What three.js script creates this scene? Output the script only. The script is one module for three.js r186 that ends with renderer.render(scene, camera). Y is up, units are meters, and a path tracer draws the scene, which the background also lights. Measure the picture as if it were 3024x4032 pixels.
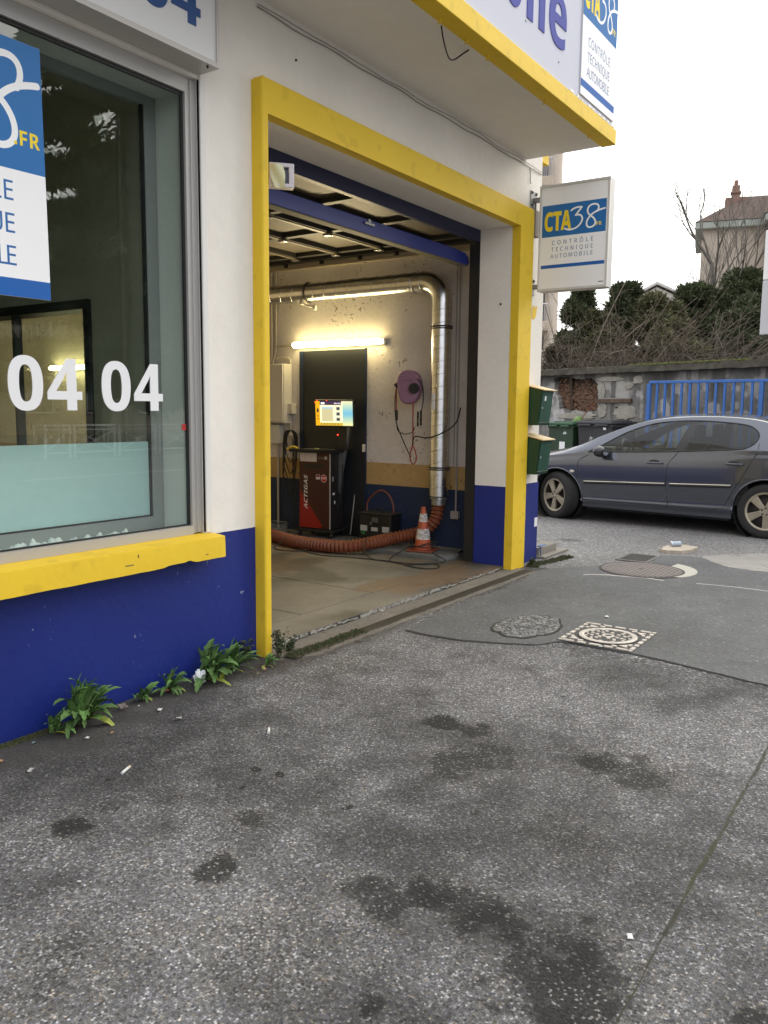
import * as THREE from 'three';
import { RoundedBoxGeometry } from 'three/addons/geometries/RoundedBoxGeometry.js';
import { TextGeometry } from 'three/addons/geometries/TextGeometry.js';
import { FontLoader } from 'three/addons/loaders/FontLoader.js';
import { mergeGeometries } from 'three/addons/utils/BufferGeometryUtils.js';
import { RectAreaLightUniformsLib } from 'three/addons/lights/RectAreaLightUniformsLib.js';

// ---------- camera, sky, sun, exposure ----------
RectAreaLightUniformsLib.init();
const scene = new THREE.Scene();
const camera = new THREE.PerspectiveCamera(63.63, 768 / 1024, 0.05, 600);
camera.position.set(0, 1.47, 3.333);
camera.quaternion.setFromRotationMatrix(new THREE.Matrix4().makeBasis(
  new THREE.Vector3(0.563694, 0.009791, 0.825925), new THREE.Vector3(0.095674, 0.992425, -0.077062), new THREE.Vector3(-0.820424, 0.122459, 0.558488)));
scene.add(camera);
const renderer = new THREE.WebGLRenderer({ antialias: true });
renderer.setSize(768, 1024);
renderer.toneMapping = THREE.LinearToneMapping;
renderer.toneMappingExposure = 1.5;
renderer.shadowMap.enabled = true;

// hashing and value noise (period p wraps the lattice so that a texture tiles)
const H = (x, y, s) => {
  let n = (Math.imul(x, 374761393) + Math.imul(y, 668265263) + Math.imul(s, 1274126177)) | 0;
  n = Math.imul(n ^ (n >>> 13), 1274126177); n = Math.imul(n ^ (n >>> 15), 2246822519);
  return ((n ^ (n >>> 16)) >>> 0) / 4294967296;
};
function vn(x, y, s = 0, p = 0) {
  const xi = Math.floor(x), yi = Math.floor(y); let fx = x - xi, fy = y - yi;
  fx = fx * fx * (3 - 2 * fx); fy = fy * fy * (3 - 2 * fy);
  const w = (a) => (p ? ((a % p) + p) % p : a);
  const a = H(w(xi), w(yi), s), b = H(w(xi + 1), w(yi), s), c = H(w(xi), w(yi + 1), s), d = H(w(xi + 1), w(yi + 1), s);
  return a + (b - a) * fx + (c - a) * fy + (a - b - c + d) * fx * fy;
}
function fbm(x, y, s = 0, o = 4, p = 0) {
  let v = 0, a = 0.5, t = 0;
  for (let i = 0; i < o; i++) { v += a * vn(x, y, s + i * 17, p); t += a; a *= 0.5; x *= 2; y *= 2; p *= 2; }
  return v / t;
}
const clamp = (v, a = 0, b = 1) => Math.min(b, Math.max(a, v));
const sst = (a, b, v) => { const t = clamp((v - a) / (b - a)); return t * t * (3 - 2 * t); };
const mix = (a, b, t) => a + (b - a) * t;
let seed = 7;
const rnd = () => { seed = (Math.imul(seed, 1664525) + 1013904223) | 0; return (seed >>> 0) / 4294967296; };
const rr = (a, b) => a + (b - a) * rnd();

// an overcast evening sky: bright thin cloud everywhere, brightest low towards +X where the sun stands behind it
{
  const W = 512, Hh = 256, d = new Float32Array(W * Hh * 4), sd = new THREE.Vector3(0.86, 0.42, 0.28).normalize(), q = new THREE.Vector3();
  for (let j = 0; j < Hh; j++) for (let i = 0; i < W; i++) {
    const el = ((j + 0.5) / Hh - 0.5) * Math.PI, az = ((i + 0.5) / W - 0.5) * 2 * Math.PI;
    q.set(Math.cos(el) * Math.cos(az), Math.sin(el), Math.cos(el) * Math.sin(az));
    const c = Math.max(0, q.dot(sd)), cl = 0.88 + 0.24 * fbm(q.x * 2.2 + q.y * 3 + 9, q.z * 2.2 + 5, 3, 4);
    const L = q.y > -0.02 ? (1.0 + 1.1 * Math.pow(c, 3) + 0.25 * Math.max(0, q.y)) * cl : 0.18;
    const k = (j * W + i) * 4, w = 0.10 * Math.pow(c, 3);
    d[k] = L * (0.97 + w); d[k + 1] = L * (0.985 + w * 0.6); d[k + 2] = L * (1.03 - w); d[k + 3] = 1;
  }
  const t = new THREE.DataTexture(d, W, Hh, THREE.RGBAFormat, THREE.FloatType);
  t.mapping = THREE.EquirectangularReflectionMapping; t.magFilter = t.minFilter = THREE.LinearFilter; t.wrapS = THREE.RepeatWrapping; t.needsUpdate = true;
  scene.background = t; scene.environment = t;
}
const sun = new THREE.DirectionalLight(0xfff0dd, 0.6);
sun.position.set(0.86 * 40, 0.42 * 40, 0.28 * 40); sun.target.position.set(4, 0, 0);
sun.castShadow = true; sun.shadow.radius = 45; sun.shadow.mapSize.set(2048, 2048);
Object.assign(sun.shadow.camera, { left: -25, right: 25, top: 25, bottom: -25, near: 1, far: 120 });
scene.add(sun, sun.target);

// ---------- helpers ----------
const lin2s = (v) => { v = clamp(v); return v <= 0.0031308 ? v * 12.92 : 1.055 * Math.pow(v, 1 / 2.4) - 0.055; };
function texOf(w, h, f, srgb = true) {                 // f(u, v) -> [r, g, b] linear (or data)
  const d = new Uint8Array(w * h * 4);
  for (let j = 0; j < h; j++) for (let i = 0; i < w; i++) {
    const c = f((i + 0.5) / w, (j + 0.5) / h, i, j), k = (j * w + i) * 4;
    for (let e = 0; e < 3; e++) d[k + e] = Math.round(255 * (srgb ? lin2s(c[e]) : clamp(c[e])));
    d[k + 3] = c.length > 3 ? Math.round(255 * clamp(c[3])) : 255;
  }
  const t = new THREE.DataTexture(d, w, h, THREE.RGBAFormat);
  t.magFilter = THREE.LinearFilter; t.minFilter = THREE.LinearMipmapLinearFilter; t.generateMipmaps = true;
  t.wrapS = t.wrapT = THREE.RepeatWrapping; if (srgb) t.colorSpace = THREE.SRGBColorSpace; t.needsUpdate = true;
  return t;
}
const scaled = (t, m) => { t.repeat.set(1 / m, 1 / m); return t; };   // the picture spans m metres
const std = (o) => new THREE.MeshStandardMaterial(o);
const lc = (r, g, b) => new THREE.Color().setRGB(r, g, b);
const flat = (r, g, b, rough = 0.6, o = {}) => std({ color: lc(r, g, b), roughness: rough, ...o });

function wuv(g) {                                       // uv in metres along the dominant axis of each face
  if (g.index) g = g.toNonIndexed();
  const p = g.attributes.position, n = p.count, uv = new Float32Array(n * 2);
  const a = new THREE.Vector3(), b = new THREE.Vector3(), c = new THREE.Vector3();
  for (let i = 0; i < n; i += 3) {
    a.fromBufferAttribute(p, i); b.fromBufferAttribute(p, i + 1); c.fromBufferAttribute(p, i + 2);
    const nn = b.clone().sub(a).cross(c.clone().sub(a)), x = Math.abs(nn.x), y = Math.abs(nn.y), z = Math.abs(nn.z);
    [a, b, c].forEach((v, k) => {
      const u = x > y && x > z ? [v.z, v.y] : y > z ? [v.x, v.z] : [v.x, v.y];
      uv[(i + k) * 2] = u[0]; uv[(i + k) * 2 + 1] = u[1];
    });
  }
  g.setAttribute('uv', new THREE.BufferAttribute(uv, 2));
  return g;
}
const clean = (g) => { g = g.index ? g.toNonIndexed() : g; for (const k of Object.keys(g.attributes)) if (!['position', 'normal', 'uv'].includes(k)) g.deleteAttribute(k); if (!g.attributes.uv) g.setAttribute('uv', new THREE.BufferAttribute(new Float32Array(g.attributes.position.count * 2), 2)); if (!g.attributes.normal) g.computeVertexNormals(); g.morphAttributes = {}; return g; };
const join = (list) => { list = (Array.isArray(list) ? list : [list]).map(clean); return list.length > 1 ? mergeGeometries(list) : list[0]; };
const names = {};
const numbered = (n) => { const k = names[n] = (names[n] ?? -1) + 1; return k ? `${n}_${String(k).padStart(3, '0')}` : n; };
function tag(o, label, category, group) { if (label) o.userData.label = label; if (category) o.userData.category = category; if (group) o.userData.group = group; return o; }
function thing(name, label, category, pos = [0, 0, 0], turn = 0, group) {
  const o = new THREE.Group(); o.name = numbered(name); o.position.set(...pos); o.rotation.y = turn; scene.add(o);
  return tag(o, label, category, group);
}
function sh(m) { m.castShadow = m.receiveShadow = true; return m; }
function part(name, geos, mat, parent, keepuv) {        // geometry in the parent's own frame
  const g = join(geos), m = sh(new THREE.Mesh(keepuv ? g : wuv(g), mat)); m.name = parent === scene ? numbered(name) : name; parent.add(m); return m;
}
const off = new THREE.Vector3();
function wpart(name, geos, mat, parent, keepuv) {       // geometry in world metres; the parent's chain is unturned
  let g = join(geos); if (!keepuv) g = wuv(g); else g = g.clone(); off.set(0, 0, 0);
  for (let o = parent; o && o !== scene; o = o.parent) off.add(o.position);
  g.translate(-off.x, -off.y, -off.z);
  const m = sh(new THREE.Mesh(g, mat)); m.name = parent === scene ? numbered(name) : name; parent.add(m); return m;
}
function solo(name, geos, mat, label, category, pos, group, keepuv) { // a thing of one mesh, geometry in world metres, origin moved to pos
  const g0 = join(geos), g = keepuv ? g0.clone() : wuv(g0); g.translate(-pos[0], -pos[1], -pos[2]);
  const m = sh(new THREE.Mesh(g, mat)); m.name = numbered(name); m.position.set(...pos); scene.add(m); return tag(m, label, category, group);
}
function struct(name, geos, mat, keepuv) { const m = wpart(name, geos, mat, scene, keepuv); m.userData.kind = 'structure'; return m; }
const bx = (x0, x1, y0, y1, z0, z1) => new THREE.BoxGeometry(x1 - x0, y1 - y0, z1 - z0).translate((x0 + x1) / 2, (y0 + y1) / 2, (z0 + z1) / 2);
const rb = (x0, x1, y0, y1, z0, z1, r = 0.006, s = 2) => new RoundedBoxGeometry(x1 - x0, y1 - y0, z1 - z0, s, r).translate((x0 + x1) / 2, (y0 + y1) / 2, (z0 + z1) / 2);
const V = (a) => a.map((p) => new THREE.Vector3(...p));
const tube = (pts, r, rs = 6, seg = 0, tens = 0.5) => new THREE.TubeGeometry(new THREE.CatmullRomCurve3(V(pts), false, 'catmullrom', tens), seg || pts.length * 6, r, rs);
function rod(a, b, r, rs = 8, r2 = r) {
  const A = new THREE.Vector3(...a), B = new THREE.Vector3(...b), d = B.clone().sub(A);
  const g = new THREE.CylinderGeometry(r2, r, d.length(), rs); g.applyQuaternion(new THREE.Quaternion().setFromUnitVectors(new THREE.Vector3(0, 1, 0), d.clone().normalize()));
  return g.translate((A.x + B.x) / 2, (A.y + B.y) / 2, (A.z + B.z) / 2);
}
const shape = (pts) => new THREE.Shape(pts.map((p) => new THREE.Vector2(...p)));
function slab(pts, y0, y1) {                            // polygon [x, z] raised from y0 to y1
  const g = new THREE.ExtrudeGeometry(shape(pts.map(([x, z]) => [x, -z])), { depth: y1 - y0, bevelEnabled: false });
  return g.rotateX(-Math.PI / 2).translate(0, y0, 0);
}
const quadXY = (x0, x1, y0, y1, z) => new THREE.PlaneGeometry(x1 - x0, y1 - y0).translate((x0 + x1) / 2, (y0 + y1) / 2, z);
function canvasTex(w, h, draw) {
  const c = document.createElement('canvas'); c.width = w; c.height = h; draw(c.getContext('2d'), w, h);
  const t = new THREE.CanvasTexture(c); t.colorSpace = THREE.SRGBColorSpace; t.minFilter = THREE.LinearMipmapLinearFilter; return t;
}
function digits(s, font, x0, x1, y0, y1, z, depth) {   // lettering fitted to its measured width and height
  const g = new TextGeometry(s, { font, size: 1, depth: 1, curveSegments: 10, bevelEnabled: false }); g.computeBoundingBox(); const b = g.boundingBox;
  g.translate(-b.min.x, -b.min.y, 0); g.scale((x1 - x0) / (b.max.x - b.min.x), (y1 - y0) / (b.max.y - b.min.y), depth); return g.translate(x0, y0, z);
}
const bold = await new FontLoader().loadAsync('fonts/droid/droid_sans_bold.typeface.json');

// ---------- materials ----------
const wallTex = (base, amp, s, spots = 0.0, sc = [0.3, 0.26, 0.22], px = 256) => texOf(px, px, (u, v) => {
  let m = 1 + amp * (fbm(u * 6, v * 6, s, 5, 6) - 0.5) + amp * 0.5 * (fbm(u * 48, v * 48, s + 40, 2, 48) - 0.5);
  const sp = sst(0.80 - spots, 0.88 - spots, vn(u * 90, v * 90, s + 80, 90)) * sst(0.5, 0.75, fbm(u * 8, v * 8, s + 90, 3, 8)) * (spots > 0 ? 1 : 0);
  return base.map((b, i) => mix(b * m, sc[i] * b, sp * 0.75));
});
const bumpTex = (f, s) => texOf(384, 384, (u, v) => { const b = fbm(u * f, v * f, s, 4, f); return [b, b, b]; }, false);
const plasterBump = scaled(bumpTex(40, 11), 1.1);
const paintBump = scaled(bumpTex(24, 12), 0.8);
const M = {};
M.white = std({ map: scaled(wallTex([0.80, 0.765, 0.71], 0.10, 1, 0, [0.3, 0.26, 0.22], 768), 2.3), roughness: 0.75, bumpMap: plasterBump, bumpScale: 0.0016 });
M.blue = std({ map: scaled(texOf(768, 768, (u, v) => {
  const m = 1 + 0.18 * (fbm(u * 5, v * 5, 5, 5, 5) - 0.5), ch = sst(0.955, 0.965, vn(u * 150, v * 60, 6, 0)) * sst(0.55, 0.7, fbm(u * 7, v * 7, 8, 2, 7));
  return [mix(0.0055 * m, 0.4, ch * 0.6), mix(0.0185 * m, 0.42, ch * 0.6), mix(0.178 * m, 0.5, ch * 0.6)];
}), 1.9), roughness: 0.5, bumpMap: plasterBump, bumpScale: 0.0014 });
M.yellow = std({ map: scaled(texOf(640, 640, (u, v) => {
  const m = 1 + 0.10 * (fbm(u * 6, v * 6, 15, 5, 6) - 0.5), d = sst(0.62, 0.75, fbm(u * 20, v * 20, 16, 3, 20)) * 0.10;
  return [0.76 * m * (1 - d), 0.515 * m * (1 - d), 0.022 * m];
}), 1.7), roughness: 0.68, bumpMap: paintBump, bumpScale: 0.0012 });
M.soffit = std({ map: scaled(wallTex([0.76, 0.725, 0.675], 0.10, 21), 2.6), roughness: 0.85, bumpMap: plasterBump, bumpScale: 0.0008 });
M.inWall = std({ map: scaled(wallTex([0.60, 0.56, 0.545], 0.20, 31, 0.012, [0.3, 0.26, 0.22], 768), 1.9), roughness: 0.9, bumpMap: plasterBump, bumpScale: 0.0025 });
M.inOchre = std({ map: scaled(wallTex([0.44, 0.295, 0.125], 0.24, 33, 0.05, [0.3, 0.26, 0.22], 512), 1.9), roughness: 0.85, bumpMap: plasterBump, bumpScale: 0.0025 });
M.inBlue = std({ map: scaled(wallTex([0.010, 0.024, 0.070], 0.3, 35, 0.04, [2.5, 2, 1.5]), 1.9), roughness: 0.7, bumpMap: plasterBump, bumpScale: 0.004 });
M.alu = flat(0.46, 0.45, 0.44, 0.42, { metalness: 0.35 });
M.aluDark = flat(0.30, 0.31, 0.31, 0.5);
M.black = flat(0.012, 0.012, 0.013, 0.5);
M.rubber = flat(0.018, 0.018, 0.019, 0.75);
M.steelDark = flat(0.03, 0.028, 0.025, 0.6);
M.galv = std({ map: scaled(texOf(512, 512, (u, v) => { const m = 0.62 + 0.22 * (fbm(u * 14, v * 14, 51, 4, 14) - 0.3) + 0.05 * vn(u * 60, v * 8, 53, 0); return [m * 0.97, m * 0.98, m]; }), 0.5), metalness: 1, roughness: 0.27 });
M.glass = new THREE.MeshPhysicalMaterial({ color: lc(0.86, 0.92, 0.88), transmission: 1, roughness: 0.0, thickness: 0, ior: 1.9 });
M.printWhite = flat(0.80, 0.81, 0.84, 0.35);
M.printBlue = flat(0.012, 0.085, 0.33, 0.4);
M.creamPlastic = flat(0.62, 0.58, 0.50, 0.5);
M.whitePaint = flat(0.72, 0.71, 0.69, 0.5);

// ---------- the garage building ----------
const B = thing('garage_building', 'white and blue vehicle workshop with a yellow framed doorway and shop window', 'building', [3, 0, -1]);
wpart('front_wall', [bx(-3, 0.2, 0.78, 5, -0.32, 0), bx(0.2, 3.16, 3.15, 5, -0.32, 0), bx(3.16, 3.597, 0.78, 5, -0.32, 0), bx(3.597, 6.882, 3.097, 5, -0.32, 0), bx(6.882, 7.585, 0.78, 2.6, -0.32, 0), bx(6.882, 7.47, 2.6, 5, -0.32, 0)], M.white, B);
wpart('painted_base', [bx(-3, 3.597, -0.3, 0.78, -0.32, 0), bx(6.882, 7.62, -0.3, 0.78, -0.32, 0)], M.blue, B);
wpart('side_wall', [bx(7.46, 7.58, 0.78, 5, -9, -0.32)], M.white, B);
wpart('side_wall', bx(-3.2, -3, -0.3, 5, -9, 0), M.white, B);
wpart('side_wall_base', bx(7.46, 7.62, -0.3, 0.78, -9, -0.32), M.blue, B);
wpart('rear_wall', bx(-3, 7.62, -0.3, 5, -9.2, -9), M.white, B);
wpart('roof', bx(-3, 7.46, 3.62, 3.8, -9, -0.32), M.soffit, B);
wpart('wall_trim', [rb(3.16, 3.198, 0.792, 3.17, -0.02, 0.010, 0.004)], M.whitePaint, B);
{ // raised yellow surround, mitred, rounded arris
  const pts = [[3.55, -0.02], [3.55, 3.285], [7.162, 3.285], [7.162, -0.02], [6.88, -0.02], [6.88, 3.095], [3.599, 3.095], [3.599, -0.02]];
  const g = new THREE.ExtrudeGeometry(shape(pts.map(([x, y], i) => [x + (i < 2 ? 0.012 : i > 1 && i < 4 ? -0.012 : 0), y + (i === 1 || i === 2 ? -0.012 : 0)])), { depth: 0.068, bevelEnabled: false });
  // outer rounded edge as its own run of quarter round
  const edge = [];
  const q = (a, b) => edge.push(rod(a, b, 0.0125, 12));
  q([3.5625, -0.02, 0.0675], [3.5625, 3.2725, 0.0675]); q([3.5625, 3.2725, 0.0675], [7.1495, 3.2725, 0.0675]); q([7.1495, 3.2725, 0.0675], [7.1495, -0.02, 0.0675]);
  const fill = [bx(3.5501, 3.564, -0.02, 3.2725, 0.0005, 0.0672), bx(3.564, 7.148, 3.27, 3.2848, 0.0005, 0.0672), bx(7.148, 7.1618, -0.02, 3.2725, 0.0005, 0.0672)];
  g.scale(1, 1, 0.0795 / 0.068);
  wpart('door_surround', [g, ...edge, ...fill], M.yellow, B);
}
{ // the hand-painted line: blue runs a little over and under the white
  const up = [[3.2, 0.774]]; for (let i = 0; i <= 120; i++) { const x = 3.2 + i * 0.352 / 120; up.push([x, 0.7795 + 0.0045 * (fbm(x * 26, 1, 64, 4) - 0.45)]); } up.push([3.552, 0.774]);
  wpart('paint_edge', new THREE.ExtrudeGeometry(shape(up.reverse()), { depth: 0.0008, bevelEnabled: false }).translate(0, 0, 0.0002), M.blue, B);
  for (const [x, y, w, h, z] of [[2.62, 0.7865, 0.10, 0.004, 0.060], [2.07, 0.7865, 0.14, 0.004, 0.035], [2.60, 0.752, 0.006, 0.018, 0.1205], [2.545, 0.715, 0.05, 0.006, 0.1205], [3.05, 0.70, 0.02, 0.005, 0.1205]]) wpart('paint_chip', rb(x - w / 2, x + w / 2, y - h / 2, y + h / 2, z - 0.006, z + 0.0025, 0.001, 1), flat(0.20, 0.13, 0.05, 0.9), B);
}
{ // window sill: rough cast, chipped along its lower edge
  const g = new THREE.BoxGeometry(4.39, 0.118, 0.18, 240, 2, 3), p = g.attributes.position;
  for (let i = 0; i < p.count; i++) {
    let x = p.getX(i) + 0.995, y = p.getY(i), z = p.getZ(i);
    if (y < -0.03) y += 0.006 * fbm(x * 9, 1, 61, 3) + 0.014 * sst(0.62, 0.8, fbm(x * 5 + 3, 2, 62, 2)) + 0.013 * Math.exp(-Math.pow((x - 2.93) / 0.025, 2)) - 0.004;
    if (y > 0.05 && z > 0.08) { y -= 0.007; z -= 0.003; }
    if (x > 3.18 && z > 0.05) { z -= 0.004; }
    p.setXYZ(i, x, y, z + 0.002 * fbm(x * 14, y * 30, 63, 2));
  }
  g.computeVertexNormals(); g.translate(0, 0.730, 0.031);
  wpart('window_sill', g, M.yellow, B);
}
// shop window: outer aluminium frame and pane, inner frame with a frosted lower pane
const win = wpart('window', [bx(3.09, 3.158, 0.795, 3.15, -0.085, -0.028), bx(0.2, 3.09, 3.075, 3.15, -0.085, -0.028), bx(0.2, 3.09, 0.79, 0.838, -0.085, -0.020), bx(3.118, 3.1575, 0.80, 3.14, -0.0845, -0.020), bx(0.2, 0.26, 0.838, 3.075, -0.085, -0.028)], M.alu, B);
wpart('pane', new THREE.PlaneGeometry(2.83, 2.237).translate(1.675, 0.8381 + 1.1185, -0.052), M.glass, win);
wpart('gasket', [bx(3.076, 3.0895, 0.838, 3.075, -0.058, -0.044), bx(0.26, 3.076, 3.058, 3.0745, -0.058, -0.044), bx(0.26, 3.076, 0.8385, 0.846, -0.058, -0.044)], M.black, win);
wpart('lining', [bx(3.122, 3.159, 0.79, 3.15, -0.32, -0.086), bx(0.2, 3.122, 3.1, 3.149, -0.32, -0.086), bx(0.2, 3.122, 0.785, 0.805, -0.32, -0.086)], std({ color: lc(0.60, 0.62, 0.60), roughness: 0.8 }), B);
const win2 = wpart('inner_window', [bx(3.045, 3.12, 0.806, 3.098, -0.335, -0.29), bx(0.2, 3.045, 0.806, 0.872, -0.335, -0.29), bx(0.2, 3.045, 3.05, 3.098, -0.335, -0.29)], M.aluDark, B);
wpart('gasket', [bx(3.034, 3.0445, 0.872, 3.05, -0.318, -0.296), bx(0.2, 3.034, 0.8725, 0.880, -0.318, -0.296)], M.black, win2);
wpart('pane', new THREE.PlaneGeometry(2.83, 2.176).translate(1.62, 1.961, -0.315), M.glass, win2);
wpart('frosted_film', quadXY(0.2, 3.034, 0.88, 1.287, -0.309), std({ map: scaled(wallTex([0.47, 0.65, 0.66], 0.08, 71), 1.3), roughness: 0.7 }), win2);
{ // scraps of crumpled film lying on the ledge between the two panes
  const g = new THREE.PlaneGeometry(1.35, 0.12, 150, 14).rotateX(-Math.PI / 2), p = g.attributes.position;
  for (let i = 0; i < p.count; i++) {
    const x = p.getX(i), z = p.getZ(i), e = sst(0.06, 0.03, Math.abs(z)) * sst(0.0, 0.1, 0.675 - Math.abs(x));
    const r = Math.abs(fbm(x * 24, z * 34, 72, 5) - 0.5) * 2;
    p.setY(i, e * (0.012 + 0.040 * sst(0.05, 0.75, r) * (0.4 + 1.1 * fbm(x * 3, 3, 74, 2))));
  }
  g.computeVertexNormals(); g.translate(2.2, 0.8065, -0.165);
  solo('plastic_scrap', g, std({ color: lc(0.66, 0.70, 0.70), roughness: 0.45, side: THREE.DoubleSide }), 'crumpled white plastic film lying behind the shop window glass along its ledge', 'plastic film', [2.2, 0.8065, -0.165]);
}
solo('warning_tag', [rb(3.045, 3.074, 1.352, 1.366, -0.051, -0.047, 0.001), rb(3.045, 3.074, 1.378, 1.386, -0.051, -0.047, 0.001), rb(3.045, 3.074, 1.366, 1.378, -0.0505, -0.0475, 0.001)], flat(0.45, 0.03, 0.03, 0.5), 'tiny red tag stuck on the glass at the right edge of the shop window', 'tag', [3.06, 1.352, -0.05]);
// canopy: plastered underside, yellow edge beam, hooks, the side return
const can = wpart('canopy', [bx(-3, 7.12, 3.72, 3.84, 0, 0.689)], M.soffit, B);
wpart('edge_beam', [rb(-3, 7.14, 3.716, 3.838, 0.689, 0.812, 0.006)], M.yellow, can);
wpart('side_return', [bx(7.49, 7.66, 3.80, 3.93, -0.7, -0.02)], M.yellow, can);
for (const [x, z] of [[4.359, 0.728], [4.669, 0.734], [4.955, 0.727], [5.859, 0.726], [6.753, 0.73]])
  wpart('hook', [rod([x, 3.718, z], [x + 0.002, 3.694, z - 0.004], 0.007, 8), rod([x + 0.002, 3.696, z - 0.004], [x + 0.006, 3.690, z - 0.022], 0.005, 8)], M.yellow, can);
for (let i = 0; i < 9; i++) { const x = 6.12 + i * 0.113 + rr(-0.02, 0.02); wpart('flashing_clip', [rb(x, x + rr(0.03, 0.07), 3.838, 3.846 + rr(0.004, 0.014), 0.795, 0.812, 0.003)], M.whitePaint, can); }
solo('hanging_cable', tube([[4.43, 3.708, 0.69], [4.50, 3.66, 0.665], [4.62, 3.615, 0.63], [4.72, 3.635, 0.61], [4.79, 3.69, 0.64], [4.82, 3.715, 0.66]], 0.005, 6, 40), M.black, 'thin black cable looping down from beneath the canopy edge', 'cable', [4.62, 3.6, 0.63]);
{
  const pts = []; for (let i = 0; i <= 40; i++) { const x = 3.6 + i * 0.0965; pts.push([x, 3.672 - 0.010 * Math.pow(Math.sin(i * 0.45), 2) + 0.016 * (fbm(i * 0.45, 1, 81, 3) - 0.5), 0.005 + 0.006 * vn(i * 0.5, 4, 82)]); }
  const pts2 = pts.map(([x, y, z], i) => [x, y + 0.012 + 0.020 * vn(i * 0.3, 8, 83), z + 0.002]);
  solo('wall_cable', [tube(pts, 0.0032, 5, 160), tube(pts2, 0.0022, 5, 160)], flat(0.24, 0.215, 0.19, 0.8), 'pair of thin dusty cables running under the canopy along the white wall', 'cable', [5.5, 3.66, 0.01]);
  solo('cable_end', [tube([[7.18, 3.66, 0.008], [7.185, 3.6, 0.012], [7.19, 3.55, 0.010], [7.21, 3.53, 0.010]], 0.0035, 5)], flat(0.10, 0.09, 0.08, 0.7), 'short loose wire end dangling on the wall above the bracket of the projecting sign', 'cable', [7.18, 3.6, 0.01]);
}

// fascia sign on the canopy
{
  const f = thing('fascia_sign', 'long white sign board standing on the canopy edge with violet lettering', 'sign', [5, 3.84, 0.77]);
  wpart('board', rb(1.5, 7.10, 3.842, 5.3, 0.755, 0.785, 0.004), flat(0.56, 0.58, 0.68, 0.8), f);
  const t = new TextGeometry('bile', { font: bold, size: 0.455, depth: 0.006, curveSegments: 8, bevelEnabled: false }); t.computeBoundingBox();
  t.translate(6.05 - t.boundingBox.max.x, 4.085, 0.785);
  wpart('lettering', t, flat(0.07, 0.085, 0.36, 0.85), f);
  for (const [x, y] of [[5.37, 4.06], [5.94, 3.99], [4.6, 4.06]]) wpart('screw', new THREE.CylinderGeometry(0.008, 0.008, 0.006, 10).rotateX(Math.PI / 2).translate(x, y, 0.787), M.aluDark, f);
}
// the printed panel used on three signs: blue field with CTA38, three lines, a stripe
function ctaPrint(g, x, y, w, h, top, bot, lineBlue) {
  const blueH = (h - top - bot);
  g.fillStyle = '#f4f5f8'; g.fillRect(x, y, w, h);
  const bY = y + top, bh = blueH * lineBlue[0];
  g.fillStyle = '#1d6cb0'; g.fillRect(x, bY, w, bh);
  g.save(); g.translate(x, bY); 
  g.fillStyle = '#f3d62a'; g.font = `bold ${bh * 0.80}px sans-serif`; g.textBaseline = 'alphabetic';
  g.save(); g.translate(w * 0.03, bh * 0.80); g.scale(w * 0.43 / g.measureText('CTA').width, 1); g.lineWidth = bh * 0.035; g.strokeStyle = '#f3d62a'; g.fillText('CTA', 0, 0); g.strokeText('CTA', 0, 0); g.restore();
  g.strokeStyle = '#f6f7f9'; g.lineWidth = bh * 0.055; g.lineCap = 'round'; g.lineJoin = 'round';
  g.beginPath(); g.moveTo(w * 0.46, bh * 0.24); g.bezierCurveTo(w * 0.52, bh * 0.14, w * 0.58, bh * 0.16, w * 0.625, bh * 0.17); g.lineTo(w * 0.53, bh * 0.40);
  g.bezierCurveTo(w * 0.64, bh * 0.36, w * 0.66, bh * 0.55, w * 0.61, bh * 0.68); g.bezierCurveTo(w * 0.55, bh * 0.86, w * 0.42, bh * 0.86, w * 0.37, bh * 0.78); g.stroke();
  g.beginPath(); g.moveTo(w * 0.975, bh * 0.30); g.bezierCurveTo(w * 0.90, bh * 0.32, w * 0.80, bh * 0.36, w * 0.74, bh * 0.52); g.bezierCurveTo(w * 0.68, bh * 0.66, w * 0.70, bh * 0.85, w * 0.77, bh * 0.83);
  g.bezierCurveTo(w * 0.86, bh * 0.80, w * 0.86, bh * 0.62, w * 0.78, bh * 0.50); g.bezierCurveTo(w * 0.68, bh * 0.38, w * 0.70, bh * 0.14, w * 0.80, bh * 0.13); g.bezierCurveTo(w * 0.89, bh * 0.12, w * 0.90, bh * 0.26, w * 0.86, bh * 0.36); g.stroke();
  g.fillStyle = '#f3d62a'; g.font = `bold ${bh * 0.165}px sans-serif`; g.fillText('.FR', w * 0.825, bh * 0.80); g.restore();
  const ls = ['CONTRÔLE', 'TECHNIQUE', 'AUTOMOBILE'], lh = blueH * lineBlue[1]; g.fillStyle = lineBlue[4] ?? '#3c5f92';
  ls.forEach((s, i) => {
    g.font = `${lh * 0.86}px sans-serif`; let tw = 0; for (const ch of s) tw += g.measureText(ch).width;
    const full = w * [0.655, 0.66, 0.67][i], sp = (full - tw) / (s.length - 1); let px = x + w * 0.15 + (w * 0.67 - full);
    for (const ch of s) { g.fillText(ch, px, bY + blueH * (lineBlue[2] + i * lineBlue[1] * 1.02) + lh * 0.7); px += g.measureText(ch).width + sp; }
  });
  g.fillStyle = '#1d5fae'; g.fillRect(x, bY + blueH * (1 - lineBlue[3]), w, blueH * lineBlue[3]);
}
const flatPrint = (t, rough = 0.35) => std({ map: t, roughness: rough });
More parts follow.
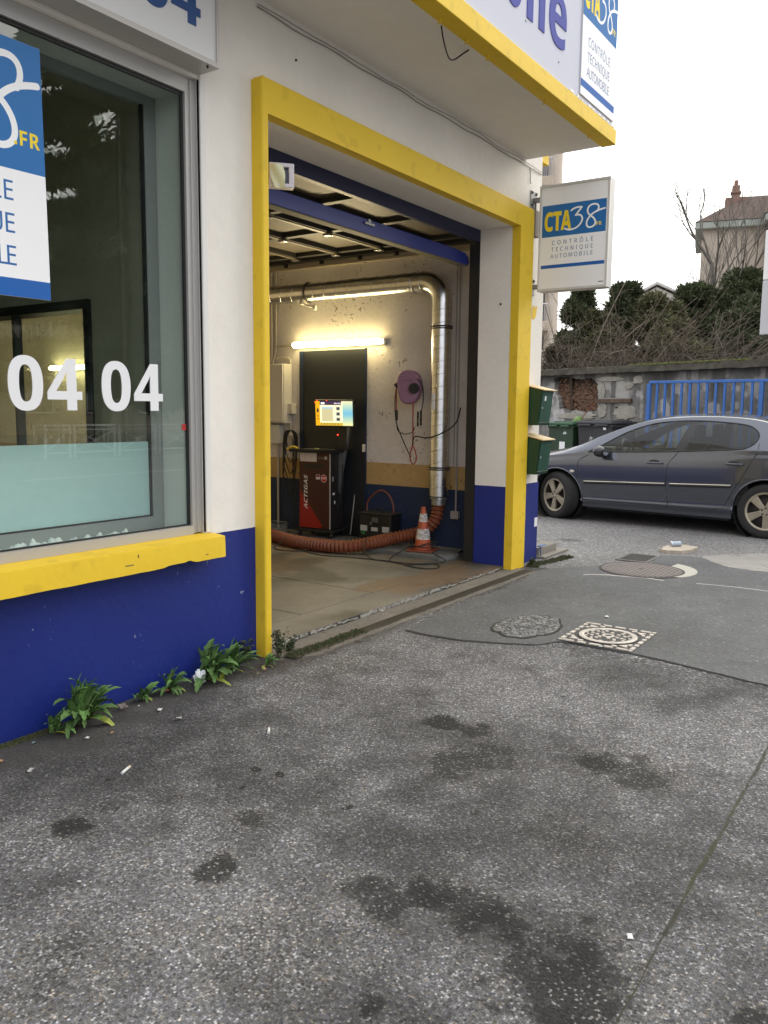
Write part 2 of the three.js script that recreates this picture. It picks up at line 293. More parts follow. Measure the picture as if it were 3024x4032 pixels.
{ // poster in the window
  const t = canvasTex(1024, 1280, (g, w, h) => ctaPrint(g, 0, 0, w, h, 0, 0, [0.50, 0.125, 0.535, 0.072, '#2b66a8']));
  const p = thing('window_poster', 'large blue and white poster hanging inside the shop window above the phone number', 'poster', [1.87, 1.94, -0.047]);
  p.rotation.z = 0.008;
  part('backing', rb(-0.42, 0.42, 0, 1.062, -0.003, 0, 0.001), M.printWhite, p);
  part('print', new THREE.PlaneGeometry(0.838, 1.06).translate(0, 0.531, 0.0008), flatPrint(t), p, true);
}
{
  const t = canvasTex(1024, 1280, (g, w, h) => ctaPrint(g, 0, 0, w, h, 0, 80, [0.44, 0.12, 0.56, 0.06]));
  const fp = new THREE.Group(); fp.name = 'end_panel'; fp.position.set(1.725, 0.06, 0.02); scene.getObjectByName('fascia_sign').add(fp);
  part('backing', rb(-0.38, 0.38, -0.005, 0.975, -0.004, 0.004, 0.002), flat(0.6, 0.6, 0.6, 0.8), fp); part('print', new THREE.PlaneGeometry(0.757, 0.976).translate(0, 0.485, 0.0055), flatPrint(t, 0.8), fp, true);
}
// phone digits on the glass: each digit a cut sticker
{
  const put = (s, x0, x1, y, z, mat, label, cat, name) => solo(name, [digits('0', bold, x0, mix(x0, x1, 0.455), y - 0.003, y + 0.240, z, 0.002), digits('4', bold, mix(x0, x1, 0.51), x1, y, y + 0.236, z, 0.002)], mat, label, cat, [x0, y, z]);
  put('04', 2.066, 2.437, 1.455, -0.0505, M.printWhite, 'white number sticker on the shop window glass, left pair of digits', 'sticker', 'number_sticker');
  put('04', 2.547, 2.921, 1.455, -0.0505, M.printWhite, 'white number sticker on the shop window glass, right pair of digits beside the frame', 'sticker', 'number_sticker');
  // box sign over the window
  const s = thing('box_sign', 'white light box sign over the shop window with blue digits', 'sign', [1.1, 3.175, 0.07]);
  wpart('frame', [bx(-1.5, 3.165, 3.172, 3.188, 0.002, 0.148), bx(3.148, 3.165, 3.188, 4.3, 0.002, 0.148), rb(-1.5, 3.15, 3.188, 3.200, 0.120, 0.146, 0.003)], flat(0.50, 0.48, 0.46, 0.45, { metalness: 0.2 }), s);
  wpart('face', bx(-1.5, 3.148, 3.2, 4.3, 0.1, 0.139), flat(0.68, 0.68, 0.69, 0.3), s);
  wpart('lettering', [digits('0', bold, 2.674, 2.847, 3.317, 3.562, 0.139, 0.004), digits('4', bold, 2.862, 3.047, 3.321, 3.558, 0.139, 0.004)], flat(0.010, 0.06, 0.22, 0.4), s);
  wpart('clip', rb(3.10, 3.108, 3.160, 3.175, 0.12, 0.13, 0.002), M.black, s);
}
// projecting sign
{
  const t = canvasTex(768, 1088, (g, w, h) => { g.fillStyle = '#f0f0f2'; g.fillRect(0, 0, w, h); ctaPrint(g, 16, 0, w - 32, h * 0.80, h * 0.175, 0, [0.50, 0.105, 0.555, 0.055]); g.fillStyle = '#f0f0f2'; g.fillRect(0, h * 0.80, w, h); g.fillStyle = '#30343a'; g.fillRect(w * 0.90, h * 0.965, w * 0.07, h * 0.008); });
  const s = thing('projecting_sign', 'square white sign with blue field and yellow letters projecting from the wall', 'sign', [7.3, 2.57, 0.41], 0);
  wpart('casing', [rb(7.246, 7.37, 2.566, 3.50, 0.09, 0.742, 0.006)], flat(0.52, 0.51, 0.50, 0.5), s);
  wpart('frame', [rb(7.236, 7.262, 2.566, 2.590, 0.088, 0.744, 0.004), rb(7.236, 7.262, 3.478, 3.502, 0.088, 0.744, 0.004), rb(7.236, 7.262, 2.59, 3.478, 0.088, 0.104, 0.004), rb(7.236, 7.262, 2.59, 3.478, 0.728, 0.744, 0.004)], flat(0.58, 0.57, 0.55, 0.45), s);
  wpart('face', new THREE.PlaneGeometry(0.624, 0.888).rotateY(-Math.PI / 2).translate(7.2445, 3.034, 0.416), flatPrint(t, 0.4), s, true);
  for (const y of [3.40, 2.62]) {
    const br = wpart('bracket', [rb(7.28, 7.33, y - 0.02, y + 0.02, 0.008, 0.10, 0.004), rb(7.22, 7.36, y - 0.07, y + 0.08, 0.0, 0.009, 0.003)], M.aluDark, s);
    for (const [dx, dy] of [[0.02, 0.06], [0.11, 0.06], [0.02, -0.05]]) wpart('bolt', new THREE.CylinderGeometry(0.012, 0.012, 0.014, 6).rotateX(Math.PI / 2).translate(7.22 + dx, y + dy, 0.014), M.steelDark, br);
  }
  solo('junction_box', [rb(7.25, 7.345, 3.07, 3.31, 0.0, 0.045, 0.008), rod([7.3, 3.30, 0.02], [7.3, 3.40, 0.02], 0.008)], flat(0.22, 0.19, 0.17, 0.6), 'narrow grey brown box on the wall behind the projecting sign', 'box', [7.3, 3.07, 0.02]);
}
// remains of a yellow sticker and a small label on the right pier
{
  const pts = [[0, 0.0], [0.035, -0.012], [0.075, 0.006], [0.098, 0.05], [0.112, 0.115], [0.10, 0.122], [0.075, 0.09], [0.06, 0.118], [0.045, 0.085], [0.028, 0.12], [0.012, 0.11]];
  const g = new THREE.ExtrudeGeometry(shape(pts), { depth: 0.003, bevelEnabled: false }).translate(7.335, 2.345, 0);
  solo('torn_sticker', g, M.yellow, 'torn yellow sticker left on the white pier beneath the projecting sign', 'sticker', [7.36, 2.345, 0]);
  solo('pier_label', rb(7.545, 7.612, 0.335, 0.425, 0, 0.003, 0.001), M.printWhite, 'small white label stuck on the blue foot of the right pier', 'label', [7.58, 0.335, 0]);
  solo('wall_plug', new THREE.CylinderGeometry(0.006, 0.011, 0.014, 8).rotateZ(Math.PI / 2).translate(6.874, 2.43, -0.10), M.steelDark, 'single dark plug sticking out of the white reveal right of the doorway', 'plug', [6.874, 2.43, -0.1]);
  solo('wall_nail', new THREE.CylinderGeometry(0.004, 0.008, 0.012, 8).rotateX(Math.PI / 2).translate(3.93, 3.50, 0.005), M.steelDark, 'small dark nail in the white wall above the yellow surround', 'nail', [3.93, 3.5, 0]);
}
// two mailboxes on the pier
{
  const green = std({ map: scaled(texOf(256, 256, (u, v) => { const m = 0.8 + 0.5 * fbm(u * 8, v * 3, 91, 4, 0); return [0.006 * m, 0.045 * m, 0.026 * m]; }), 0.4), roughness: 0.36 });
  const greenDoor = std({ map: scaled(texOf(256, 256, (u, v) => { const m = 0.8 + 0.5 * fbm(u * 10, v * 3, 92, 4, 0); return [0.016 * m, 0.066 * m, 0.044 * m]; }), 0.4), roughness: 0.4 });
  const tan = std({ map: scaled(wallTex([0.62, 0.46, 0.24], 0.2, 93), 0.5), roughness: 0.55 });
  const make = (y, label) => {
    const m = thing('mailbox', label, 'mailbox', [7.305, y, 0.09], 0, 'green mailboxes on the pier');
    const side = (x) => { // side cheek: leaning front
      const g = new THREE.ExtrudeGeometry(shape([[0, 0], [0.16, 0], [0.195, 0.318], [0, 0.365]]), { depth: 0.006, bevelEnabled: false });
      return g.rotateY(-Math.PI / 2).translate(x, 0, -0.085);
    };
    part('body', [side(-0.129), side(0.135), bx(-0.129, 0.129, 0, 0.36, -0.088, -0.078), bx(-0.129, 0.129, -0.001, 0.008, -0.078, 0.07),
      bx(-0.129, 0.129, 0.29, 0.316, 0.09, 0.1)], green, m);
    const tilt = Math.atan2(0.036, 0.318);
    const d = part('door', new RoundedBoxGeometry(0.238, 0.262, 0.008, 2, 0.003).rotateX(tilt).translate(0.003, 0.165, 0.0945), greenDoor, m);
    part('front_rail', new RoundedBoxGeometry(0.256, 0.022, 0.012, 2, 0.003).rotateX(tilt).translate(0, 0.02, 0.0765), green, m);
    part('front_rail', [new RoundedBoxGeometry(0.256, 0.022, 0.02, 2, 0.003).rotateX(tilt).translate(0, 0.305, 0.108)], green, m);
    part('lock', [new THREE.CylinderGeometry(0.008, 0.008, 0.012, 12).rotateX(Math.PI / 2).translate(-0.095, 0.16, 0.1)], M.alu, m);
    const roof = new RoundedBoxGeometry(0.295, 0.010, 0.245, 2, 0.003).rotateX(Math.atan2(0.047, 0.2)).translate(0.003, 0.350, 0.022);
    part('roof', roof, tan, m);
    return m;
  };
  const a = make(1.345, 'upper green mailbox with a tan roof and a name label on its door');
  part('name_label', new THREE.BoxGeometry(0.035, 0.042, 0.002).rotateX(0.11).translate(-0.04, 0.248, 0.1075), M.printWhite, a);
  make(0.885, 'lower green mailbox with a tan roof and a plain door, over the blue base');
}
// broken lamp head on the left post of the surround
{
  const s = thing('floodlight', 'square white floodlight housing with torn yellowed film on the left door post', 'floodlight', [3.75, 2.80, 0.04], -0.72); s.scale.setScalar(0.96);
  part('housing', [rb(-0.075, 0.075, -0.07, 0.07, -0.03, 0.0, 0.006), rb(-0.075, 0.075, 0.046, 0.07, 0, 0.035, 0.006), rb(-0.075, 0.075, -0.07, -0.046, 0, 0.035, 0.006), rb(0.042, 0.075, -0.05, 0.05, 0, 0.034, 0.006), rb(-0.075, -0.05, -0.05, 0.05, 0, 0.034, 0.006)], flat(0.62, 0.58, 0.62, 0.4), s);
  part('lens', bx(-0.05, 0.042, -0.046, 0.046, 0.001, 0.006), flat(0.03, 0.04, 0.055, 0.15), s);
  const g = new THREE.PlaneGeometry(0.09, 0.135, 8, 10), p = g.attributes.position;
  for (let i = 0; i < p.count; i++) { const x = p.getX(i), y = p.getY(i); p.setX(i, x * (0.75 + 0.25 * Math.sin(y * 22 + 1)) - y * 0.12); p.setZ(i, 0.012 * Math.sin(x * 60 + y * 30)); }
  g.computeVertexNormals(); part('torn_film', g.translate(-0.025, -0.01, 0.045), std({ color: lc(0.66, 0.65, 0.42), roughness: 0.6, side: THREE.DoubleSide }), s);
  part('arm', [rod([-0.12, 0.0, -0.03], [-0.06, 0.0, -0.01], 0.014), rb(-0.13, -0.085, -0.055, 0.045, -0.03, 0.03, 0.008)], M.yellow, s);
}

// ---------- inside: workshop and office ----------
const XW = 7.3;
wpart('inner_wall', bx(XW, 7.46, 0.911, 3.62, -9, -0.32), M.inWall, B);
wpart('ochre_band', bx(XW, 7.46, 0.674, 0.911, -9, -0.32), M.inOchre, B);
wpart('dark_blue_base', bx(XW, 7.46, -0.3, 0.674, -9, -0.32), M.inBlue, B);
const dim = std({ map: scaled(wallTex([0.62, 0.56, 0.44], 0.2, 95), 2.1), roughness: 0.9 });
wpart('partition', [bx(3.42, 3.56, -0.3, 3.62, -1.29, -0.32), bx(3.42, 3.56, -0.3, 0.9, -2.75, -1.29), bx(3.42, 3.56, 2.16, 3.62, -2.75, -1.29), bx(3.42, 3.56, -0.3, 3.62, -9, -2.75)], dim, B);
wpart('office_wall', [bx(-3, 3.42, -0.3, 3.62, -5.2, -5.1)], dim, B);
{ const w = wpart('inner_window', [bx(3.395, 3.57, 2.10, 2.16, -2.75, -1.29), bx(3.395, 3.57, 0.9, 0.95, -2.75, -1.29), bx(3.395, 3.57, 0.95, 2.10, -1.345, -1.29), bx(3.395, 3.57, 0.95, 2.10, -2.75, -2.70), bx(3.44, 3.50, 0.95, 2.10, -2.22, -2.19)], M.black, B);
  wpart('pane', new THREE.PlaneGeometry(1.35, 1.15).rotateY(Math.PI / 2).translate(3.48, 1.525, -2.02), M.glass, w); }
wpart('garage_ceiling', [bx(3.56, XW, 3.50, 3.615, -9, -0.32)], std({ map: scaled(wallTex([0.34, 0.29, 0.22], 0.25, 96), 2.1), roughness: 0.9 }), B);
for (const x of [4.35, 5.35, 6.3]) wpart('ceiling_beam', bx(x, x + 0.14, 3.30, 3.50, -9, -0.5), M.steelDark, B);
struct('office_floor', bx(-3, 3.42, -0.1, 0.02, -5.1, -0.32), dim);
// workshop floor: poured slabs with joints, chipped whitish outer edge
const floorTex = texOf(900, 900, (u, v) => {
  const x = u * 4.2 + 3.4, z = v * 4.2 - 4.1;
  const n = fbm(x * 1.4, z * 3.2, 101, 5), f = fbm(x * 22, z * 34, 102, 3), s = fbm(x * 0.9 + 4, z * 2.6, 103, 4), d = fbm(x * 2.2, z * 2.2 + 9, 104, 5);
  let c = [0.128, 0.120, 0.104].map((b) => b * (0.36 + 1.1 * n) * (0.86 + 0.28 * f));
  const rust = sst(0.57, 0.70, s) * 0.7; c = [mix(c[0], 0.15, rust), mix(c[1], 0.092, rust), mix(c[2], 0.048, rust)];
  const dk = sst(0.50, 0.72, d) * 0.6; return c.map((q) => q * (1 - dk));
});
const floorMat = std({ map: floorTex, roughness: 0.62, bumpMap: scaled(bumpTex(50, 13), 1.3), bumpScale: 0.0015 });
function floorSlab(x0, x1, z0, z1) {
  const g = join(rb(x0 + 0.004, x1 - 0.004, -0.1, 0.04, z0 + 0.004, z1 - 0.004, 0.004, 1)), p = g.attributes.position, uv = new Float32Array(p.count * 2);
  for (let i = 0; i < p.count; i++) { uv[i * 2] = (p.getX(i) - 3.4) / 4.2; uv[i * 2 + 1] = (p.getZ(i) + 4.1) / 4.2; }
  g.setAttribute('uv', new THREE.BufferAttribute(uv, 2)); return g;
}
{
  const fl = thing('garage_floor', undefined, undefined, [5.4, 0.04, -2]); fl.userData.kind = 'structure';
  wpart('bed', bx(3.56, XW, -0.3, 0.02, -9, -0.02), M.steelDark, fl);
  for (const [a, b, c, d] of [[3.605, 6.88, -0.33, 0.0], [3.56, 4.36, -2.4, -0.33], [4.36, 5.24, -2.4, -0.33], [5.24, 6.16, -2.4, -0.33], [6.16, 7.295, -2.4, -0.33], [3.56, 5.24, -5, -2.4], [5.24, 7.295, -5, -2.4], [3.56, 7.295, -9, -5]])
    wpart('floor_slab', floorSlab(a, b, c, d), floorMat, fl, true);
  // chipped white paint along the slab nose
  const ed = []; let x = 3.64; while (x < 6.86) { const w = rr(0.05, 0.30); if (rnd() < 0.85) { const g = new THREE.BoxGeometry(w, rr(0.008, 0.022), 0.006, 8, 2, 1), p = g.attributes.position; for (let i = 0; i < p.count; i++) p.setY(i, p.getY(i) + 0.016 * (vn(p.getX(i) * 50 + x * 31, 2, 105) - 0.5)); ed.push(g.translate(x + w / 2, 0.026, 0.0005)); } x += w + rr(0.0, 0.035); }
  wpart('paint_edge', ed, std({ map: scaled(wallTex([0.25, 0.24, 0.22], 1.2, 108, 0.05), 0.5), roughness: 0.85 }), fl);
}
{ // low concrete plinth along the wall
  const g = slab([[6.74, -0.62], [6.82, -0.555], [7.0, -0.54], [7.08, -0.60], [7.296, -0.66], [7.296, -3.6], [6.78, -3.6]], 0.041, 0.078);
  solo('concrete_plinth', g, std({ map: scaled(wallTex([0.145, 0.15, 0.15], 0.35, 106), 1.1), roughness: 0.85, bumpMap: plasterBump, bumpScale: 0.004 }), 'low grey concrete plinth along the workshop wall under the cone and machines', 'plinth', [7.0, 0.04, -1.8]);
}
// sectional overhead door, raised
{
  const d = wpart('overhead_door', [bx(3.58, 6.97, 2.995, 3.2, -0.37, -0.3225)], std({ color: lc(0.008, 0.011, 0.055), roughness: 0.5 }), B);
  const blueBar = std({ color: lc(0.020, 0.032, 0.20), roughness: 0.42 });
  const bg = new THREE.ExtrudeGeometry(shape([[3.60, 2.815], [6.90, 2.80], [6.925, 2.83], [6.91, 2.875], [6.84, 2.905], [6.6, 2.915], [3.60, 2.905]]), { depth: 0.03, bevelEnabled: true, bevelSize: 0.004, bevelThickness: 0.004, bevelSegments: 2 });
  wpart('bottom_rail', bg.translate(0, 0, -0.49), blueBar, d);
  wpart('bottom_seal', bx(3.60, 6.90, 2.797, 2.806, -0.535, -0.455), flat(0.10, 0.085, 0.04, 0.7), d);
  wpart('lock', [rod([5.32, 2.9, -0.47], [5.32, 2.9, -0.445], 0.018), rb(5.26, 5.38, 2.87, 2.888, -0.452, -0.44, 0.003)], M.alu, d);
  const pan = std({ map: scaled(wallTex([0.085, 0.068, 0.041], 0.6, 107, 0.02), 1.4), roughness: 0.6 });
  const zs = [-0.38, -0.92, -1.46, -2.0, -2.54, -3.08], xs = [3.62, 4.44, 5.26, 6.08, 6.90];
  for (let i = 0; i < 5; i++) {
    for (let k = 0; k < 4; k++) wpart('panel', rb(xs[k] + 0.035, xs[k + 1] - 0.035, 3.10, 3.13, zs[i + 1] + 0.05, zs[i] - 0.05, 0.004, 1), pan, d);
    wpart('stile', [bx(3.60, 6.92, 3.055, 3.14, zs[i + 1] + 0.012, zs[i + 1] + 0.05), bx(3.60, 6.92, 3.055, 3.14, zs[i] - 0.05, zs[i] - 0.012), ...xs.map((x) => bx(x - 0.034, x + 0.034, 3.06, 3.1395, zs[i + 1] + 0.05, zs[i] - 0.05))], M.steelDark, d);
    wpart('joint_strip', [bx(3.60, 6.92, 3.046, 3.054, zs[i + 1] - 0.008, zs[i + 1] + 0.03)], flat(0.16, 0.13, 0.085, 0.5), d);
    for (const x of xs) wpart('hinge', [rb(x - 0.03, x + 0.03, 3.028, 3.046, zs[i + 1] - 0.03, zs[i + 1] + 0.05, 0.004)], M.galv, d);
  }
  wpart('track', [bx(6.97, 7.0, 3.03, 3.09, -3.3, -0.42), bx(7.0, 7.03, 3.03, 3.036, -3.3, -0.42)], M.black, d);
  wpart('track', bx(6.886, 6.935, 0.041, 2.99, -0.43, -0.325), M.black, d); wpart('track', bx(3.54, 3.598, 0.041, 2.99, -0.43, -0.325), M.black, d);
  wpart('wall_angle', [bx(7.22, XW - 0.002, 3.02, 3.055, -3.6, -0.45), bx(7.20, XW - 0.002, 3.055, 3.062, -3.6, -0.45)], flat(0.42, 0.36, 0.27, 0.6), d);
  for (const z of [-0.9, -1.35, -1.8, -2.3, -2.8, -3.2]) wpart('hanger', rb(7.04, 7.07, 3.0, 3.3, z - 0.02, z + 0.02, 0.003), M.black, d);
  wpart('head_fill', bx(6.93, XW - 0.002, 3.10, 3.49, -0.44, -0.33), M.black, d);
}
// metal duct: horizontal run, bend, drop, clamps
{
  const d = thing('exhaust_duct', 'shiny galvanised spiral duct running along the wall and bending down to the floor hose', 'duct', [7.15, 0.62, -0.87]);
  const R0 = 0.099, yh = 2.735, zc = -0.87;
  const pts = []; pts.push([7.15, yh, -3.9], [7.15, yh, -3], [7.15, yh, -2], [7.15, yh, -1.25]);
  class P extends THREE.Curve { getPoint(t, o = new THREE.Vector3()) { const L1 = 2.75, r = 0.2, La = Math.PI / 2 * r, L2 = yh - r - 0.62, T = t * (L1 + La + L2); if (T < L1) return o.set(7.15, yh, zc - r - L1 + T); if (T < L1 + La) { const a = (T - L1) / r; return o.set(7.15, yh - r + r * Math.cos(a), zc - r + r * Math.sin(a)); } return o.set(7.15, yh - r - (T - L1 - La), zc); } }
  wpart('pipe', new THREE.TubeGeometry(new P(), 140, R0, 40), M.galv, d);
  const ring = (y, r = 0.003) => new THREE.TorusGeometry(R0 + 0.001, r, 6, 40).rotateX(Math.PI / 2).translate(7.15, y, zc);
  const sp = []; // spiral seam: proud helical lock seam on both straight runs
  const hel = []; for (let i = 0; i <= 520; i++) { const a = i / 520 * 2 * Math.PI * 15, y = 2.50 - i / 520 * 1.86; hel.push([7.15 + (R0 + 0.0005) * Math.cos(a), y, zc + (R0 + 0.0005) * Math.sin(a)]); }
  sp.push(tube(hel, 0.0028, 4, 1040));
  const hh = []; for (let i = 0; i <= 520; i++) { const a = i / 520 * 2 * Math.PI * 15, z = -1.12 - i / 520 * 2.3; hh.push([7.15 + (R0 + 0.0005) * Math.cos(a), yh + (R0 + 0.0005) * Math.sin(a), z]); }
  sp.push(tube(hh, 0.0028, 4, 1040)); wpart('seam', sp, M.galv, d);
  const clampAt = (y) => wpart('clamp', [new THREE.TorusGeometry(R0 + 0.004, 0.008, 8, 40).rotateX(Math.PI / 2).translate(7.15, y, zc), new THREE.TorusGeometry(R0 + 0.004, 0.006, 8, 40).rotateX(Math.PI / 2).translate(7.15, y - 0.02, zc), rod([7.15, y, zc], [7.29, y, zc], 0.008)], M.steelDark, d);
  clampAt(2.29); clampAt(0.905);
  wpart('clamp', [new THREE.TorusGeometry(R0 + 0.004, 0.009, 8, 40).translate(7.15, yh, -2.55)], M.steelDark, d);
  wpart('sleeve', [new THREE.TorusGeometry(R0 + 0.002, 0.006, 8, 40).translate(7.15, yh, -1.08), new THREE.TorusGeometry(R0 + 0.002, 0.006, 8, 40).translate(7.15, yh, -1.18)], M.galv, d);
  wpart('spigot', [new THREE.CylinderGeometry(0.075, 0.09, 0.03, 32).translate(7.15, 0.605, zc), new THREE.CylinderGeometry(0.074, 0.074, 0.07, 32).translate(7.15, 0.565, zc)], flat(0.35, 0.36, 0.36, 0.35, { metalness: 0.8 }), d);
  wpart('label', new THREE.CylinderGeometry(R0 + 0.002, R0 + 0.002, 0.16, 12, 1, true, Math.PI * 1.34, 0.5).translate(7.15, 1.56, zc), M.printWhite, d);
}
// corrugated hose lying in a curve to the duct
{
  const cv = new THREE.CatmullRomCurve3(V([[7.15, 0.60, -0.87], [7.145, 0.50, -0.872], [7.12, 0.36, -0.90], [7.07, 0.245, -1.03], [6.94, 0.175, -1.27], [6.70, 0.14, -1.40], [6.52, 0.115, -1.55], [6.46, 0.108, -1.80], [6.49, 0.106, -2.2], [6.67, 0.106, -2.67], [6.9, 0.106, -3.15], [7.0, 0.106, -3.7]]), false, 'catmullrom', 0.5);
  const seg = 1100, g = new THREE.TubeGeometry(cv, seg, 0.066, 20), p = g.attributes.position, L = cv.getLength(), n = 20 + 1;
  for (let i = 0; i <= seg; i++) { const c = cv.getPointAt(i / seg), s = i / seg * L, k = 0.80 + 0.24 * Math.pow(0.5 + 0.5 * Math.cos(s * 2 * Math.PI / 0.040), 1.3); for (let j = 0; j < n; j++) { const q = i * n + j; p.setXYZ(q, c.x + (p.getX(q) - c.x) * k, c.y + (p.getY(q) - c.y) * k, c.z + (p.getZ(q) - c.z) * k); } }
  g.computeVertexNormals();
  solo('corrugated_hose', g, std({ color: lc(0.19, 0.052, 0.022), roughness: 0.5, bumpMap: plasterBump, bumpScale: 0.001 }), 'rust orange corrugated exhaust hose lying on the floor and rising to the duct', 'hose', [6.6, 0.04, -1.8]);
}
// lamp over the service door: glowing tube and its light
function tubeLamp(name, label, x, y, z0, z1, power) {
  const t = thing(name, label, 'lamp', [x, y, (z0 + z1) / 2], 0);
  wpart('batten', rb(x + 0.02, x + 0.06, y - 0.03, y + 0.03, z0 - 0.02, z1 + 0.02, 0.006), M.whitePaint, t);
  const tb = wpart('tube', new THREE.CapsuleGeometry(0.032, z1 - z0 - 0.06, 6, 20).rotateX(Math.PI / 2).translate(x, y, (z0 + z1) / 2), std({ color: lc(0.9, 0.85, 0.7), emissive: lc(1, 0.80, 0.36), emissiveIntensity: 24 }), t);
  tb.castShadow = false;
  const L = new THREE.RectAreaLight(new THREE.Color().setRGB(1, 0.81, 0.48), power, z1 - z0, 0.07); L.position.set(-0.045, 0, 0); L.rotation.y = Math.PI / 2; t.add(L);
  return [t, L];
}
tubeLamp('wall_lamp', 'glowing warm fluorescent tube mounted over the dark service door', 7.225, 2.185, -2.85, -1.64, 88);
tubeLamp('wall_lamp', 'warm tube lamp deep in the workshop, seen through the shop window behind the digits', 7.225, 2.02, -7.42, -6.2, 260);
// service door
{
  const d = thing('service_door', 'dark navy metal door in the workshop wall behind the test machine', 'door', [7.29, 0.08, -2.32]);
  wpart('leaf', rb(7.288, 7.299, 0.08, 2.12, -2.745, -1.893, 0.002), std({ map: scaled(texOf(512, 512, (u, v) => { const m = 0.7 + 0.7 * fbm(u * 4, v * 2, 111, 5); return [0.010 * m, 0.013 * m, 0.018 * m]; }), 1.6), roughness: 0.5 }), d);
  wpart('frame', [bx(7.280, 7.2995, 0.08, 2.12, -2.80, -2.7455), bx(7.283, 7.2995, 0.08, 2.13, -1.8925, -1.872)], flat(0.008, 0.018, 0.05, 0.5), d);
  wpart('handle', [rb(7.25, 7.288, 1.02, 1.10, -1.90, -1.875, 0.005)], M.creamPlastic, d);
}
// electric boxes, conduits and cable hook left of the door
{
  const e = thing('electric_cabinet', 'tall cream electric cabinet on the workshop wall, lit by the lamp', 'cabinet', [7.22, 1.31, -3.19]);
  wpart('body', rb(7.16, 7.298, 1.31, 1.98, -3.45, -2.925, 0.008), flat(0.60, 0.57, 0.52, 0.5), e);
  wpart('door', rb(7.142, 7.159, 1.325, 1.972, -3.44, -2.935, 0.005), M.creamPlastic, e);
  solo('switch_box', [rb(7.215, 7.298, 1.415, 1.535, -2.985, -2.855, 0.008), rb(7.205, 7.2149, 1.45, 1.48, -2.94, -2.92, 0.002)], M.creamPlastic, 'small cream switch box on the wall right of the cabinet', 'switch', [7.25, 1.41, -2.92]);
  solo('fuse_box', [rb(7.21, 7.298, 1.075, 1.29, -3.25, -3.045, 0.006)], flat(0.58, 0.56, 0.52, 0.5), 'white fuse box on the wall below the cream cabinet', 'box', [7.25, 1.075, -3.15]);
  const c = flat(0.46, 0.42, 0.36, 0.6);
  solo('conduit', rod([7.28, 0.08, -3.13], [7.28, 1.075, -3.13], 0.012), c, 'grey conduit dropping from the white fuse box to the floor', 'conduit', [7.28, 0.08, -3.13]);
  solo('conduit', rod([7.275, 1.98, -3.21], [7.275, 3.02, -3.21], 0.014), c, 'thick grey conduit running down behind the cream cabinet', 'conduit', [7.275, 0.08, -3.2]);
  solo('conduit', tube([[7.28, 3.02, -3.145], [7.28, 2.6, -3.145], [7.28, 2.2, -3.15], [7.275, 2.06, -3.17], [7.26, 1.98, -3.19]], 0.010), c, 'thin grey conduit running from the duct to the top of the cabinet', 'conduit', [7.28, 2, -3.15]);
  solo('conduit', tube([[7.28, 2.055, -3.14], [7.28, 2.055, -3.02], [7.28, 2.05, -2.965], [7.28, 2.02, -2.94], [7.28, 1.94, -2.935], [7.28, 1.5, -2.935], [7.28, 1.24, -2.935]], 0.010, 8, 60), flat(0.55, 0.51, 0.44, 0.55), 'pale bent conduit hooking over and down beside the switch box', 'conduit', [7.28, 1.24, -2.94]);
  solo('conduit', [rod([7.28, 2.19, -3.145], [7.28, 2.19, -2.88], 0.010)], c, 'short horizontal conduit feeding the glowing lamp', 'conduit', [7.28, 2.19, -3.0]);
  solo('conduit', [rod([7.283, 0.43, -0.745], [7.283, 3.0, -0.745], 0.009), rod([7.284, 0.9, -0.78], [7.284, 3.0, -0.78], 0.006), rb(7.25, 7.298, 0.38, 0.46, -0.79, -0.70, 0.006)], flat(0.34, 0.31, 0.29, 0.6), 'pale conduit running down the wall right of the duct to a dark socket', 'conduit', [7.283, 0.4, -0.745]);
  // cables hung over a bracket
  const k = thing('cable_hook', 'black cables looped over a pale hook left of the dark door', 'cable hook', [7.25, 1.185, -2.88]);
  part('hook', [new THREE.SphereGeometry(0.042, 16, 12), rod([0, 0, 0], [0.045, 0, 0], 0.02)], M.creamPlastic, k);
  for (let i = 0; i < 5; i++) { const w = 0.055 + 0.012 * i, l = 0.14 + 0.09 * i; part('loop', tube([[-0.03 - 0.006 * i, -l * 0.9, -w], [-0.035, -0.04, -w], [-0.03, 0.045, -0.01 * i], [-0.035, -0.03, w], [-0.03 - 0.006 * i, -l, w * 0.7], [-0.03, -l - 0.05 - 0.04 * i, -0.01], [-0.03 - 0.006 * i, -l * 0.9, -w]], 0.0055, 5, 50), M.rubber, k); }
  part('lead', [tube([[-0.04, -0.05, -0.05], [-0.05, -0.4, -0.09], [-0.08, -0.8, -0.1], [-0.06, -1.08, -0.06]], 0.006, 5, 30), tube([[-0.04, -0.05, 0.04], [-0.05, -0.4, 0.05], [-0.1, -0.8, 0.12], [-0.14, -1.08, 0.16]], 0.006, 5, 30)], M.rubber, k);
}
solo('duct_bracket', [rod([7.10, 2.60, -2.58], [7.05, 2.555, -2.38], 0.012), rb(7.06, 7.14, 2.60, 2.66, -2.61, -2.57, 0.004), rb(7.03, 7.07, 2.53, 2.58, -2.40, -2.375, 0.003)], M.creamPlastic, 'pale angled bracket hanging just under the horizontal duct', 'bracket', [7.1, 2.55, -2.5]);
